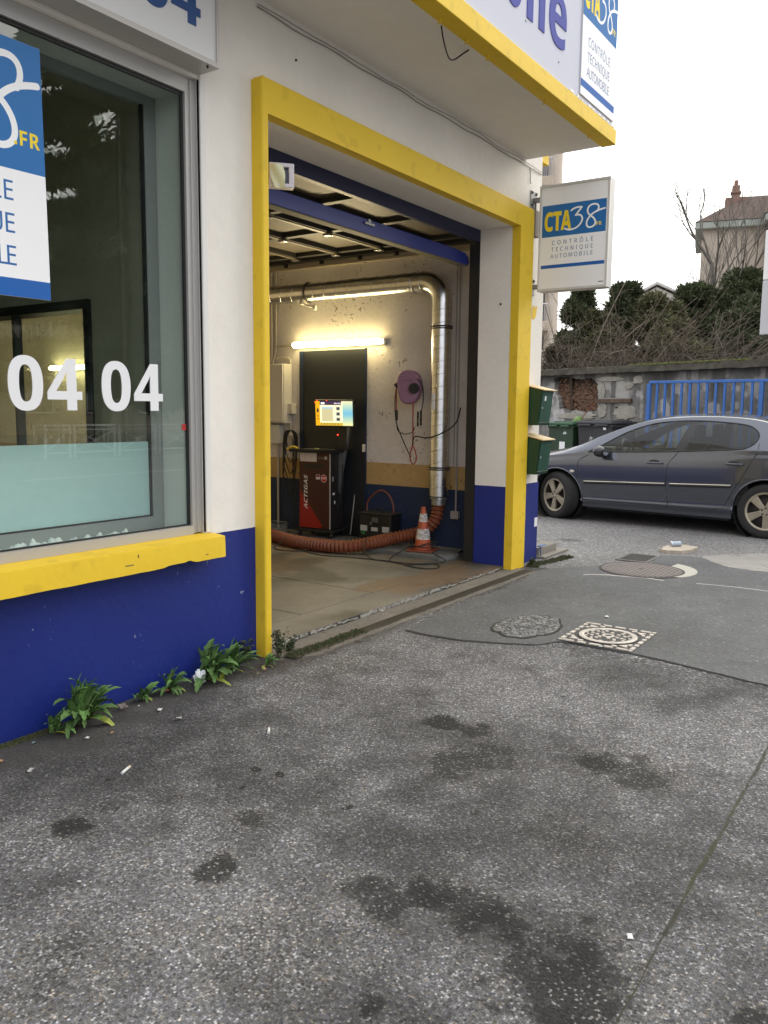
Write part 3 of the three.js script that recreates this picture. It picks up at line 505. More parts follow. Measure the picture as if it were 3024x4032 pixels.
// hose reel
{
  const r = thing('hose_reel', 'mauve plastic hose reel on the wall with red and black leads hanging', 'hose reel', [7.17, 1.70, -1.235], 0.25);
  const mauve = flat(0.27, 0.14, 0.22, 0.5);
  const pr = [[-0.10, 0.06], [-0.085, 0.12], [-0.05, 0.15], [0.02, 0.152], [0.08, 0.12], [0.105, 0.05], [0.10, -0.05], [0.06, -0.125], [0.0, -0.148], [-0.05, -0.13], [-0.085, -0.06]];
  const sp = new THREE.Shape(new THREE.SplineCurve(pr.concat([pr[0]]).map((p) => new THREE.Vector2(...p))).getPoints(48));
  const hole = new THREE.Path(); hole.absellipse(-0.062, 0.102, 0.022, 0.012, 0, Math.PI * 2); sp.holes.push(hole);
  const ex = new THREE.ExtrudeGeometry(sp, { depth: 0.07, bevelEnabled: true, bevelSize: 0.02, bevelThickness: 0.025, bevelSegments: 5, curveSegments: 20 }).rotateY(-Math.PI / 2).translate(-0.005, 0, 0);
  part('housing', ex, mauve, r);
  part('rib', [new THREE.TorusGeometry(0.09, 0.008, 8, 40, Math.PI * 1.2).rotateY(-Math.PI / 2).translate(-0.1, -0.01, 0.0)], mauve, r);
  part('hub', [new THREE.CylinderGeometry(0.05, 0.055, 0.03, 28).rotateZ(Math.PI / 2).translate(-0.11, -0.01, 0.07)], M.rubber, r);
  part('outlet', [new THREE.CylinderGeometry(0.02, 0.03, 0.05, 16).rotateX(0.9).translate(-0.05, 0.03, -0.125)], M.rubber, r);
  part('wall_mount', rb(0.0, 0.12, -0.06, 0.06, -0.03, 0.03, 0.01), M.rubber, r);
  const c = (z, y) => [7.10 + 0.02 * Math.sin(z * 30), y, z];
  const S = (z, y) => c(3.333 + (z - 3.333) * 0.941, 1.47 + (y - 1.47) * 0.941);
  const red = flat(0.30, 0.022, 0.018, 0.45);
  solo('red_lead', [tube([S(-1.645, 1.78), S(-1.655, 1.62), S(-1.645, 1.46)], 0.006), tube([S(-1.44, 1.64), S(-1.445, 1.4), S(-1.44, 1.15), S(-1.455, 1.07), S(-1.485, 0.98), S(-1.46, 0.91), S(-1.41, 0.90), S(-1.375, 0.95), S(-1.39, 1.03), S(-1.44, 1.1)], 0.0065, 6, 80)], red, 'red lead hanging from the mauve reel and ending in a small loop', 'lead', [7.1, 1.0, -1.2]);
  solo('black_lead', [tube([S(-1.38, 1.80), S(-1.33, 1.75), S(-1.315, 1.6), S(-1.33, 1.46)], 0.006, 6, 40), tube([S(-1.645, 1.76), S(-1.68, 1.6), S(-1.675, 1.44), S(-1.635, 1.31), S(-1.54, 1.10), S(-1.47, 0.97)], 0.006, 6, 60), tube([S(-1.645, 1.34), S(-1.615, 1.25), S(-1.54, 1.215), S(-1.45, 1.24), S(-1.41, 1.29)], 0.005, 6, 40),
    tube([S(-1.44, 1.10), S(-1.43, 1.16), S(-1.39, 1.195), [7.07, 1.2, -0.98], [7.04, 1.22, -0.87], [7.08, 1.27, -0.76], [7.18, 1.36, -0.70], [7.26, 1.5, -0.70]], 0.0065, 6, 60)], M.rubber, 'black lead looping from the mauve reel across the front of the duct', 'lead', [7.1, 1.1, -1.2]);
  const cl = thing('battery_clamp', 'black and chrome battery clamp dangling below the mauve reel', 'clamp', c(-1.07, 1.40));
  part('jaw', [rb(-0.02, 0.0, -0.09, 0.06, -0.022, -0.006, 0.005), rb(-0.02, 0.0, -0.08, 0.07, 0.012, 0.03, 0.005)], M.rubber, cl);
  part('spring', [rod([-0.012, -0.06, -0.015], [-0.012, 0.02, 0.02], 0.007), rod([-0.012, -0.11, 0.008], [-0.012, -0.04, 0.03], 0.005)], M.galv, cl);
  solo('lead_grip', rod(S(-1.643, 1.47), S(-1.64, 1.36), 0.012), M.rubber, 'black grip on the red lead left of the mauve reel', 'grip', S(-1.643, 1.4));
}
// emission test machine on castors
{
  const m = thing('emission_tester', 'tall black and dark red test machine on castors with a lit screen', 'test machine', [7.08, 0.08, -2.34], 0.10);
  const print = canvasTex(640, 1180, (g, w, h) => {
    g.fillStyle = '#3b1512'; g.fillRect(0, 0, w, h);
    g.fillStyle = '#8c1511'; g.beginPath(); g.moveTo(0, h * 0.94); g.lineTo(w * 0.02, h * 0.50); g.lineTo(w * 0.74, h * 0.96); g.lineTo(w * 0.72, h); g.lineTo(0, h); g.fill();
    g.fillStyle = '#cfc3bd'; g.fillRect(w * 0.02, 4, w * 0.55, h * 0.115); g.strokeStyle = '#8f8580'; g.lineWidth = 3; for (const q of [0.2, 0.38]) { g.beginPath(); g.moveTo(w * q, 4); g.lineTo(w * q, h * 0.115); g.stroke(); }
    g.fillStyle = '#8b7a76'; g.font = `bold ${h * 0.035}px sans-serif`; g.fillText('AC750', w * 0.60, h * 0.08); g.fillStyle = '#b5aaa6'; g.fillRect(w * 0.82, h * 0.045, w * 0.085, h * 0.04);
    g.save(); g.translate(w * 0.265, h * 0.755); g.rotate(-Math.PI / 2); g.fillStyle = '#d8d3cf'; g.font = `italic bold ${w * 0.16}px sans-serif`; g.scale(h * 0.45 / g.measureText('ACTIGAS').width, 1); g.fillText('ACTIGAS', 0, 0); g.restore();
    g.fillStyle = '#cfc8c6'; g.fillRect(w * 0.545, h * 0.285, w * 0.13, h * 0.065); g.fillStyle = '#7d2226'; g.fillRect(w * 0.555, h * 0.29, w * 0.11, h * 0.028);
    g.fillStyle = '#d9cfca'; g.beginPath(); g.arc(w * 0.80, h * 0.335, w * 0.095, 0, 7); g.fill(); g.fillStyle = '#a8161c'; g.beginPath(); g.arc(w * 0.80, h * 0.335, w * 0.082, 0, 7); g.fill();
    g.fillStyle = '#f0e6e2'; g.font = `bold ${w * 0.075}px sans-serif`; g.textAlign = 'center'; g.fillText('HOT', w * 0.80, h * 0.345);
  });
  const steel = flat(0.016, 0.014, 0.014, 0.45);
  part('body', rb(-0.11, 0.175, 0.09, 0.93, -0.2, 0.2, 0.012), steel, m);
  part('front_panel', [new THREE.PlaneGeometry(0.395, 0.82).rotateY(-Math.PI / 2).translate(-0.1125, 0.515, 0.001)], flatPrint(print, 0.45), m, true);
  part('drawer_slot', [rb(-0.114, -0.108, 0.755, 0.80, -0.13, 0.12, 0.002)], M.black, m);
  part('edge_strip', rb(-0.116, -0.106, 0.095, 0.92, 0.192, 0.204, 0.002), M.alu, m);
  const tray = part('tray', [rb(-0.19, 0.19, 0.93, 0.945, -0.28, 0.27, 0.01), rb(-0.19, -0.175, 0.945, 0.965, -0.28, 0.27, 0.005), rb(-0.19, 0.19, 0.945, 0.965, 0.255, 0.27, 0.005)], M.black, m);
  part('keyboard', [rb(-0.14, 0.02, 0.945, 0.965, -0.16, 0.2, 0.006)], flat(0.05, 0.047, 0.04, 0.6), tray);
  const post = new THREE.BoxGeometry(0.035, 1.42, 0.075).rotateX(0.185).translate(0.08, 0.765, 0.215);
  part('post', post, flat(0.23, 0.24, 0.25, 0.4, { metalness: 0.6 }), m);
  part('column', [rb(0.05, 0.075, 0.95, 1.45, 0.20, 0.30, 0.005)], steel, m);
  const scr = canvasTex(640, 420, (g, w, h) => {
    g.fillStyle = '#fdf3c4'; g.fillRect(0, 0, w, h); g.fillStyle = '#e8a81c'; g.fillRect(0, 0, w * 0.12, h); g.fillStyle = '#3a2e24'; g.beginPath(); g.ellipse(w * 0.06, h * 0.38, w * 0.028, h * 0.09, 0, 0, 7); g.fill(); g.fillRect(w * 0.045, h * 0.58, w * 0.03, h * 0.05); g.fillRect(w * 0.045, h * 0.70, w * 0.03, h * 0.05);
    g.fillStyle = '#423049'; g.fillRect(w * 0.12, 0, w * 0.58, h * 0.16); g.fillStyle = '#fff'; g.fillRect(w * 0.15, h * 0.05, w * 0.10, h * 0.08); g.font = `bold italic ${h * 0.08}px sans-serif`; g.fillText('Mot.Ess', w * 0.50, h * 0.12);
    g.fillStyle = '#c9bf92'; g.fillRect(w * 0.17, h * 0.24, w * 0.30, h * 0.58); g.fillStyle = '#a8c4d8'; g.fillRect(w * 0.17, h * 0.24, w * 0.30, h * 0.07);
    for (let i = 0; i < 3; i++) { g.fillStyle = '#b8b4a0'; g.fillRect(w * 0.55, h * (0.22 + i * 0.22), w * 0.12, h * 0.16); g.fillStyle = '#2d3640'; g.fillRect(w * 0.575, h * (0.25 + i * 0.22), w * 0.07, h * 0.10); }
    const gr = g.createLinearGradient(0, 0, 0, h); gr.addColorStop(0, '#e9e3b0'); gr.addColorStop(0.5, '#6fb6cf'); gr.addColorStop(1, '#f2e6a0'); g.fillStyle = gr; g.fillRect(w * 0.73, 0, w * 0.27, h);
    g.fillStyle = '#cfa93a'; g.fillRect(w * 0.12, h * 0.88, w * 0.61, h * 0.12); g.fillStyle = '#39342c'; for (let i = 0; i < 7; i++) g.fillRect(w * (0.15 + i * 0.075), h * 0.90, w * 0.012, h * 0.08);
  });
  const mon = new THREE.Group(); mon.name = 'monitor'; mon.position.set(-0.05, 1.35, 0.21); mon.rotation.set(0.0, 0.22, 0.10); m.add(mon);
  part('casing', rb(-0.0, 0.05, -0.145, 0.145, -0.225, 0.225, 0.01), M.black, mon);
  part('screen', new THREE.PlaneGeometry(0.42, 0.262).rotateY(-Math.PI / 2).translate(-0.002, 0, 0), std({ map: scr, color: lc(0.05, 0.05, 0.05), emissive: lc(1, 1, 1), emissiveMap: scr, emissiveIntensity: 0.85, roughness: 0.3 }), mon, true);
  for (const [y, z] of [[0.137, -0.19], [0.12, -0.215], [0.137, -0.08]]) part('indicator', new THREE.SphereGeometry(0.006, 8, 6).translate(-0.003, y, z), std({ color: lc(0.3, 0.02, 0.02), emissive: lc(1, 0.05, 0.03), emissiveIntensity: 1.6 }), mon);
  part('power_light', new THREE.SphereGeometry(0.009, 8, 6).translate(0.04, 1.12, 0.20), std({ color: lc(0.3, 0.02, 0.02), emissive: lc(1, 0.06, 0.03), emissiveIntensity: 1.6 }), m);
  part('side_label', [rb(-0.06, -0.02, 0.47, 0.495, 0.2, 0.202, 0.001), rb(-0.03, -0.01, 0.37, 0.405, 0.2, 0.203, 0.001)], M.printWhite, m);
  part('latch', [rb(-0.07, -0.055, 0.62, 0.67, 0.2, 0.21, 0.002)], M.alu, m);
  part('side_cable', tube([[0.10, 0.93, 0.23], [0.06, 0.75, 0.25], [0.09, 0.6, 0.24], [0.03, 0.42, 0.22], [0.0, 0.33, 0.215], [0.03, 0.35, 0.225], [0.06, 0.5, 0.24]], 0.005, 5, 60), M.rubber, m);
  part('rod', rod([0.15, 0.02, 0.30], [0.20, 0.75, 0.36], 0.006), M.alu, m);
  part('base', rb(-0.13, 0.19, 0.06, 0.09, -0.24, 0.25, 0.008), M.black, m);
  for (const [x, z] of [[-0.10, -0.2], [-0.10, 0.21], [0.15, -0.2], [0.15, 0.21]]) { const c = part('castor', [new THREE.CylinderGeometry(0.028, 0.028, 0.022, 20).rotateX(Math.PI / 2).translate(x, 0.029, z)], M.rubber, m); part('fork', [rb(x - 0.012, x + 0.012, 0.03, 0.062, z + 0.013, z + 0.017, 0.001), rb(x - 0.012, x + 0.012, 0.03, 0.062, z - 0.017, z - 0.013, 0.001)], M.galv, c); }
  solo('banana_tool', tube([[6.90, 1.03, -2.66], [6.90, 1.055, -2.61], [6.90, 1.065, -2.56], [6.90, 1.045, -2.50]], 0.012, 10), flat(0.65, 0.48, 0.04, 0.45), 'curved yellow tool lying on the left end of the machine tray', 'tool', [6.9, 1.03, -2.58]);
  solo('yellow_tag', rb(6.93, 6.95, 1.046, 1.058, -2.30, -2.25, 0.003), flat(0.6, 0.55, 0.2, 0.5), 'small yellow tag lying in the middle of the machine tray', 'tag', [6.94, 1.046, -2.27]);
}
// squat black analyser on the plinth
{
  const a = thing('gas_analyser', 'squat black analyser box with white labels and a curved carrying hose', 'analyser', [7.14, 0.08, -1.58], 0.05);
  part('housing', rb(-0.09, 0.12, 0.03, 0.30, -0.2, 0.19, 0.012), flat(0.010, 0.010, 0.011, 0.45), a);
  part('top', rb(-0.10, 0.13, 0.30, 0.318, -0.21, 0.2, 0.006), flat(0.022, 0.022, 0.022, 0.5), a);
  part('handle', tube([[0.0, 0.315, -0.06], [0.0, 0.35, -0.055], [0.0, 0.355, 0.03], [0.0, 0.315, 0.04]], 0.007), M.black, a);
  part('arched_hose', tube([[0.03, 0.30, -0.18], [0.03, 0.42, -0.17], [0.03, 0.52, -0.07], [0.03, 0.545, 0.01], [0.03, 0.50, 0.09], [0.03, 0.40, 0.145], [0.03, 0.30, 0.15]], 0.010, 8, 60), flat(0.16, 0.045, 0.03, 0.5), a);
  part('label', [rb(-0.093, -0.0905, 0.12, 0.18, -0.185, -0.10, 0.001), rb(-0.093, -0.0905, 0.12, 0.18, 0.085, 0.17, 0.001), rb(-0.093, -0.0905, 0.125, 0.165, -0.05, 0.03, 0.001)], flat(0.42, 0.42, 0.40, 0.6), a);
  part('plug', [rb(-0.105, -0.091, 0.085, 0.115, -0.165, -0.125, 0.003)], flat(0.02, 0.16, 0.04, 0.5), a);
  part('connector', [rb(-0.12, -0.09, 0.22, 0.27, -0.03, 0.04, 0.006), rb(-0.115, -0.09, 0.19, 0.22, -0.06, -0.03, 0.004)], flat(0.08, 0.08, 0.075, 0.4), a);
  for (const z of [-0.16, 0.15]) part('foot', rb(-0.07, 0.09, 0, 0.03, z - 0.02, z + 0.02, 0.004), M.rubber, a);
}
// cone with a cable dropped over it
{
  const c = thing('traffic_cone', 'worn orange and white traffic cone on the plinth beneath the duct', 'traffic cone', [6.96, 0.079, -0.93], 0.2);
  const R1 = (y) => 0.092 * (1 - y / 0.44) + 0.022 * (y / 0.44);
  const seg = (y0, y1, o = 0) => new THREE.LatheGeometry([[R1(y0) + o, y0], [R1((y0 + y1) / 2) + o, (y0 + y1) / 2], [R1(y1) + o, y1]].map((p) => new THREE.Vector2(...p)), 40);
  const or = std({ map: texOf(256, 256, (u, v) => { const d = sst(0.5, 0.75, fbm(u * 9, v * 6, 121, 4)); return [mix(0.50, 0.15, d * 0.7), mix(0.10, 0.055, d * 0.7), mix(0.035, 0.035, d * 0.7)]; }), roughness: 0.55, side: THREE.DoubleSide });
  const wh = std({ map: texOf(256, 256, (u, v) => { const d = sst(0.45, 0.72, fbm(u * 10, v * 4, 122, 5)); return [mix(0.62, 0.24, d * 0.8), mix(0.59, 0.21, d * 0.8), mix(0.57, 0.19, d * 0.8)]; }), roughness: 0.5, side: THREE.DoubleSide });
  part('cone_body', [seg(0.02, 0.44), new THREE.CircleGeometry(0.0225, 24).rotateX(-Math.PI / 2).translate(0, 0.44, 0)], or, c);
  part('white_band', seg(0.12, 0.225, 0.0015), wh, c, true); part('white_band', seg(0.295, 0.375, 0.0015), wh, c, true);
  part('foot', [rb(-0.135, 0.135, 0, 0.022, -0.135, 0.135, 0.01)], flat(0.22, 0.055, 0.03, 0.6), c);
  const pts = []; for (let i = 0; i < 46; i++) { const a = i * 0.42, r = 0.115 + 0.022 * Math.sin(i * 0.37) + 0.01 * vn(i, 2, 123), y = 0.045 + 0.055 * vn(i * 0.4, 5, 124) + 0.03 * Math.max(0, Math.sin(i * 0.42 + 1)) ; pts.push([6.96 + r * Math.cos(a), 0.079 + y, -0.93 + r * Math.sin(a)]); }
  solo('coiled_cable', tube(pts, 0.0055, 6, 400), M.rubber, 'black cable coiled around the foot of the traffic cone', 'cable', [6.96, 0.1, -0.93]);
}
solo('floor_cable', tube([[6.60, 0.05, -2.5], [6.28, 0.05, -1.75], [6.35, 0.05, -1.38], [6.40, 0.046, -1.07], [6.40, 0.046, -0.94], [6.37, 0.046, -0.80], [6.30, 0.046, -0.60], [6.33, 0.046, -0.46], [6.45, 0.046, -0.44], [6.55, 0.05, -0.55], [6.47, 0.046, -0.67], [6.37, 0.046, -0.73], [6.40, 0.046, -0.9], [6.47, 0.046, -1.0], [6.62, 0.06, -1.06], [6.74, 0.09, -1.05], [6.86, 0.13, -1.02]], 0.0055, 6, 300), M.rubber, 'thin black cable snaking across the workshop floor in front of the hose', 'cable', [6.4, 0.045, -0.9]);
solo('floor_cable', tube([[6.62, 0.2, -1.38], [6.50, 0.12, -1.32], [6.43, 0.05, -1.2], [6.40, 0.05, -0.98], [6.42, 0.05, -0.75], [6.50, 0.05, -0.60], [6.66, 0.06, -0.50], [6.73, 0.085, -0.60], [6.80, 0.10, -0.72]], 0.0055, 6, 160), M.rubber, 'black cable crossing from the corrugated hose to the concrete plinth', 'cable', [6.5, 0.05, -0.9]);
solo('floor_cable', tube([[6.85, 0.12, -2.42], [6.6, 0.17, -2.40], [6.42, 0.1, -2.32], [6.33, 0.05, -2.35], [6.25, 0.05, -2.2], [6.30, 0.05, -2.02], [6.40, 0.06, -1.95]], 0.0055, 6, 100), M.rubber, 'short black cable curling out below the test machine over the hose', 'cable', [6.5, 0.05, -2.3]);
{ // clutter behind the machine: a wire basket and a rag
  const b = thing('wire_basket', 'grey wire basket in the dark left of the test machine', 'basket', [7.0, 0.078, -2.95]); const rods = [];
  for (let i = 0; i <= 8; i++) { const t = -0.1 + i * 0.025; rods.push(rod([t, 0, -0.1], [t * 1.15, 0.11, -0.115], 0.002, 5), rod([t, 0, 0.1], [t * 1.15, 0.11, 0.115], 0.002, 5), rod([-0.1, 0, t], [-0.115, 0.11, t * 1.15], 0.002, 5), rod([0.1, 0, t], [0.115, 0.11, t * 1.15], 0.002, 5)); }
  for (const [y, r] of [[0.002, 0.1], [0.055, 0.108], [0.11, 0.115]]) rods.push(rod([-r, y, -r], [r, y, -r], 0.003), rod([-r, y, r], [r, y, r], 0.003), rod([-r, y, -r], [-r, y, r], 0.003), rod([r, y, -r], [r, y, r], 0.003));
  part('wires', rods, flat(0.32, 0.33, 0.33, 0.4), b);
  part('rim', [rod([-0.115, 0.11, -0.115], [0.115, 0.11, -0.115], 0.004), rod([-0.115, 0.11, 0.115], [0.115, 0.11, 0.115], 0.004)], M.galv, b);
}

// ---------- ground ----------
function stones(x, z, cell, s) {                        // [tone of the aggregate grain at a place, distance to its edge], jittered cells
  const gx = Math.floor(x / cell), gz = Math.floor(z / cell), fx = x / cell - gx, fz = z / cell - gz; let best = 9, second = 9, bi = 0, bj = 0;
  for (let a = -1; a <= 1; a++) for (let b = -1; b <= 1; b++) {
    const h = H(gx + a, gz + b, s) * 64, hx = h - Math.floor(h), dx = a + 0.15 + 0.7 * hx - fx, dz = b + 0.15 + 0.7 * (Math.floor(h) / 64) - fz, d = dx * dx + dz * dz;
    if (d < best) { second = best; best = d; bi = a; bj = b; } else if (d < second) second = d;
  }
  return [H(gx + bi, gz + bj, s + 2), (Math.sqrt(second) - Math.sqrt(best)) * cell];
}
const grainTone = (v) => 0.040 + 0.135 * v - (v < 0.08 ? 0.02 : 0) + (v > 0.74 ? (v - 0.74) * 0.60 : 0) + (v > 0.96 ? 0.14 : 0);
const STAINS = [[1.642, 0.886, 0.085, 0.075, 0.75], [1.788, 1.499, 0.095, 0.085, 0.75], [2.059, 1.354, 0.08, 0.07, 0.5], [2.408, 1.208, 0.030, 0.03, 0.9], [2.393, 1.088, 0.022, 0.022, 0.8], [2.224, 1.147, 0.022, 0.02, 0.85], [2.348, 1.584, 0.025, 0.022, 0.8], [1.99, 0.673, 0.02, 0.02, 0.7], [1.837, 0.908, 0.02, 0.016, 0.7],
  [3.279, 1.45, 0.09, 0.13, 0.9], [3.28, 1.609, 0.10, 0.09, 0.75], [2.987, 1.766, 0.19, 0.19, 0.6], [2.85, 1.73, 0.08, 0.08, 0.55], [3.254, 2.203, 0.09, 0.1, 0.8], [3.27, 2.318, 0.17, 0.20, 0.6], [1.933, 2.018, 0.13, 0.13, 0.65], [2.065, 2.159, 0.10, 0.15, 0.8], [2.028, 2.323, 0.12, 0.12, 0.8], [1.904, 2.59, 0.22, 0.13, 0.8], [1.854, 2.677, 0.24, 0.13, 0.8], [1.913, 2.501, 0.13, 0.10, 0.7], [1.547, 2.254, 0.06, 0.05, 0.7], [2.577, 1.997, 0.022, 0.02, 0.6], [3.957, 1.785, 0.022, 0.02, 0.7], [2.04, 3.05, 0.06, 0.05, 0.7], [1.2, 1.5, 0.16, 0.12, 0.35], [1.55, 1.9, 0.14, 0.2, 0.3], [2.62, 2.35, 0.12, 0.16, 0.3], [9.0, -0.2, 0.1, 0.14, 0.6], [3.6, 0.55, 0.3, 0.12, 0.35]];
function stainAt(x, z) {
  let m = 0, n = null, wx, wz;
  for (const [sx, sz, rx, rz, a] of STAINS) {
    if (Math.abs(x - sx) > rx * 2 + 0.05 || Math.abs(z - sz) > rz * 2 + 0.05) continue;
    if (n === null) { wx = 0.05 * (fbm(x * 9, z * 9, 205, 3) - 0.5); wz = 0.05 * (fbm(x * 9 + 7, z * 9, 207, 3) - 0.5); n = fbm(x * 14, z * 14, 201, 5) - 0.5; }
    const dx = (x + wx - sx) / rx, dz = (z + wz - sz) / rz, d = dx * dx + dz * dz; if (d > 4) continue;
    m = Math.max(m, (rx < 0.1 ? Math.min(1, a * 1.2) * sst(1.22, 0.6, Math.sqrt(d) + n * 1.1) : Math.min(1, a * 1.2) * sst(1.4, 0.35, Math.sqrt(d) + n * 1.9)));
  }
  return m;
}
function asphalt(x, z, fine) {
  const [v, e] = stones(x, z, fine ? 0.0075 : 0.014, 211), [w] = stones(x + 0.3, z, fine ? 0.0046 : 0.010, 221);
  const big = fbm(x * 1.3, z * 1.3, 231, 4), mid = fbm(x * 7, z * 7, 233, 3);
  let g = mix(grainTone(v), 0.035 + 0.15 * w, 0.32); let ht = v;
  const worn = sst(0.3, 0.62, 0.6 * big + 0.4 * mid); g = mix(0.058 + (g - 0.09) * 0.55, g, 0.6 + 0.4 * worn);
  if (e < 0.0011) { g *= 0.55; ht *= 0.3; }
  g *= 0.54 + 1.0 * sst(0.22, 0.76, 0.62 * big + 0.38 * mid);
  let r = g * 0.995, gg = g * 0.985, b = g * 1.01;
  const tint = H(Math.floor(x / 0.009), Math.floor(z / 0.009), 241); if (tint > 0.93) { r *= 1.12; b *= 0.85; } else if (tint < 0.06) { b *= 1.12; }
  const st0 = stainAt(x, z); if (st0) { const st = st0 * sst(-0.25, 0.25, st0 - 0.42 + 0.5 * (0.6 - v) * (1.1 - st0)) * (v > 0.93 ? 0.55 : 1), k = 1 - 0.86 * st; r *= k; gg *= k * 0.985; b *= k * 0.95; }
  // silt and grime gathered along the foot of the wall
  if (z < 0.75) { const wl = 0.10 + 0.32 * fbm(x * 2.1, 3, 251, 3) + 0.10 * (fbm(x * 14, z * 14, 252, 3) - 0.5), k = sst(wl + 0.14, wl - 0.06, z) * (x < 4.6 ? 1 : 0.35); const sg = 0.030 + 0.020 * mid; r = mix(r, sg * 1.1, k * 0.72); gg = mix(gg, sg, k * 0.72); b = mix(b, sg * 0.9, k * 0.72); ht *= 1 - k * 0.6;
    const ms = z > 0.1 ? 0 : sst(0.10, 0.02, z) * sst(0.5, 0.62, fbm(x * 11, z * 11, 253, 3)); r = mix(r, 0.028, ms * 0.8); gg = mix(gg, 0.036, ms * 0.8); b = mix(b, 0.012, ms * 0.8); }
  // open joint with moss
  if (Math.abs(z - 2.775) > 0.05) return [r, gg, b, ht];
  const jz = 2.775 + 0.012 * (fbm(x * 5, 1, 261, 3) - 0.5), jw = 0.0055 * (0.25 + 1.1 * fbm(x * 9, 2, 262, 3)) * (x < 2.25 ? 0.45 : 1), jd = Math.abs(z - jz);
  if (jd < jw * 2.2) { const k = sst(jw * 2.2, jw * 0.6, jd) * (0.65 + 0.35 * vn(x * 30, 4, 263)); const mo = fbm(x * 8, 9, 264, 2); r = mix(r, 0.022 + 0.012 * mo, k); gg = mix(gg, 0.020 + 0.018 * mo, k); b = mix(b, 0.013, k); ht *= 1 - k; }
  return [r, gg, b, ht];
}
function roughGround(x, z) {                             // coarse pale chippings further off
  const [v, e] = stones(x, z, 0.02, 271), [w] = stones(x + 0.7, z, 0.011, 273), big = fbm(x * 1.1, z * 1.1, 275, 4);
  let g = (0.115 + 0.17 * v + (v > 0.85 ? 0.12 : 0)) * 0.55 + 0.45 * (0.08 + 0.22 * w); if (e < 0.0028) g *= 0.6;
  g *= 0.72 + 0.6 * big; const st = stainAt(x, z) * 0.7; g *= 1 - st;
  return [g * 1.01, g * 0.985, g * 0.96, v];
}
function sheet(name, x0, x1, z0, z1, y, w, h, f, bscale, rough = 0.93, nx = 1, nz = 1) {
  const hts = new Float32Array(w * h);
  const map = texOf(w, h, (u, v, i, j) => { const c = f(mix(x0, x1, u), mix(z0, z1, v)); hts[j * w + i] = c[3]; return [c[0], c[1], c[2]]; });
  const bm = texOf(w, h, (u, v, i, j) => { const q = hts[j * w + i]; return [q, q, q]; }, false);
  for (const t of [map, bm]) t.wrapS = t.wrapT = THREE.ClampToEdgeWrapping;
  const g = new THREE.BufferGeometry(), P = [], U = [], I = [];
  for (let b = 0; b <= nz; b++) for (let a = 0; a <= nx; a++) { P.push(mix(x0, x1, a / nx), y, mix(z0, z1, b / nz)); U.push(a / nx, b / nz); }
  for (let b = 0; b < nz; b++) for (let a = 0; a < nx; a++) { const k = b * (nx + 1) + a; I.push(k, k + nx + 1, k + 1, k + 1, k + nx + 1, k + nx + 2); }
  g.setAttribute('position', new THREE.Float32BufferAttribute(P, 3)); g.setAttribute('uv', new THREE.Float32BufferAttribute(U, 2)); g.setIndex(I); g.computeVertexNormals();
  return struct(name, g, std({ map, roughness: rough, bumpMap: bm, bumpScale: bscale }), true);
}
const farAsphalt = texOf(512, 512, (u, v) => { const x = u * 6, z = v * 6, a = stones(x, z, 0.04, 281)[0], m = fbm(u * 5, v * 5, 283, 4, 5), g = (0.06 + 0.12 * a) * (0.75 + 0.5 * m); return [g, g * 0.985, g * 0.97]; });
{ const g = new THREE.PlaneGeometry(700, 700).rotateX(-Math.PI / 2).translate(60, -0.006, 0); struct('ground', g, std({ map: scaled(farAsphalt, 6), roughness: 0.95 })); }
sheet('asphalt_pavement', 0.7, 4.75, -0.02, 3.3, 0.0, 2025, 1660, (x, z) => asphalt(x, z, true), 0.003);
sheet('rough_pavement', 4.75, 13.4, -3.2, 3.3, 0.0, 2048, 1540, (x, z) => {
  const near = 7.05 + 0.35 * fbm(x * 2, z * 2, 291, 2), k = z < 0.45 + 0.25 * fbm(x * 3, z * 3, 293, 2) && x > near || x > 7.55;
  return k ? roughGround(x, z) : asphalt(x, z, false);
}, 0.008);
// smooth dark asphalt repair with a ragged cut edge, and other patches
const jag = (pts, a, s) => { const o = []; pts.forEach((p, i) => { const q = pts[(i + 1) % pts.length], L = Math.hypot(q[0] - p[0], q[1] - p[1]), n = Math.max(1, Math.round(L / 0.04)); for (let k = 0; k < n; k++) { const t = k / n; o.push([mix(p[0], q[0], t) + a * (vn(i * 9 + k * 0.8, 1, s) - 0.5), mix(p[1], q[1], t) + a * (vn(i * 9 + k * 0.8, 7, s) - 0.5)]); } }); return o; };
const patchTex = (s, base, cell, contrast) => texOf(900, 900, (u, v) => {
  const x = u * 3.6, z = v * 3.6, [a, e] = stones(x, z, cell, s), big = fbm(u * 6, v * 6, s + 3, 5, 6), md = fbm(u * 24, v * 24, s + 5, 3, 24);
  let g = (1 + contrast * (a - 0.5)) * (0.70 + 0.6 * big) * (0.85 + 0.3 * md); if (e < cell * 0.12) g *= 0.88; if (a > 0.985) g *= 1.7;
  return base.map((b) => b * g);
});
const patchMat = std({ map: scaled(patchTex(301, [0.098, 0.101, 0.103], 0.012, 0.45), 3.6), roughness: 0.85, bumpMap: scaled(bumpTex(60, 14), 1.1), bumpScale: 0.0025 });
const pl = [[4.555, 0.42], [4.545, 0.62], [4.565, 0.83], [4.66, 1.09], [4.77, 1.29], [4.90, 1.36], [4.925, 1.40], [4.925, 1.83], [4.90, 2.01], [4.83, 2.33], [4.77, 2.62], [4.78, 3.28], [8.0, 3.28], [8.27, 2.04], [8.73, 1.32], [8.58, 0.96], [8.06, 1.01], [7.93, 0.73], [7.60, 0.63], [7.5, 0.55], [7.28, 0.36], [7.05, 0.27], [6.83, 0.29], [6.47, 0.37], [5.73, 0.35], [5.07, 0.36]];
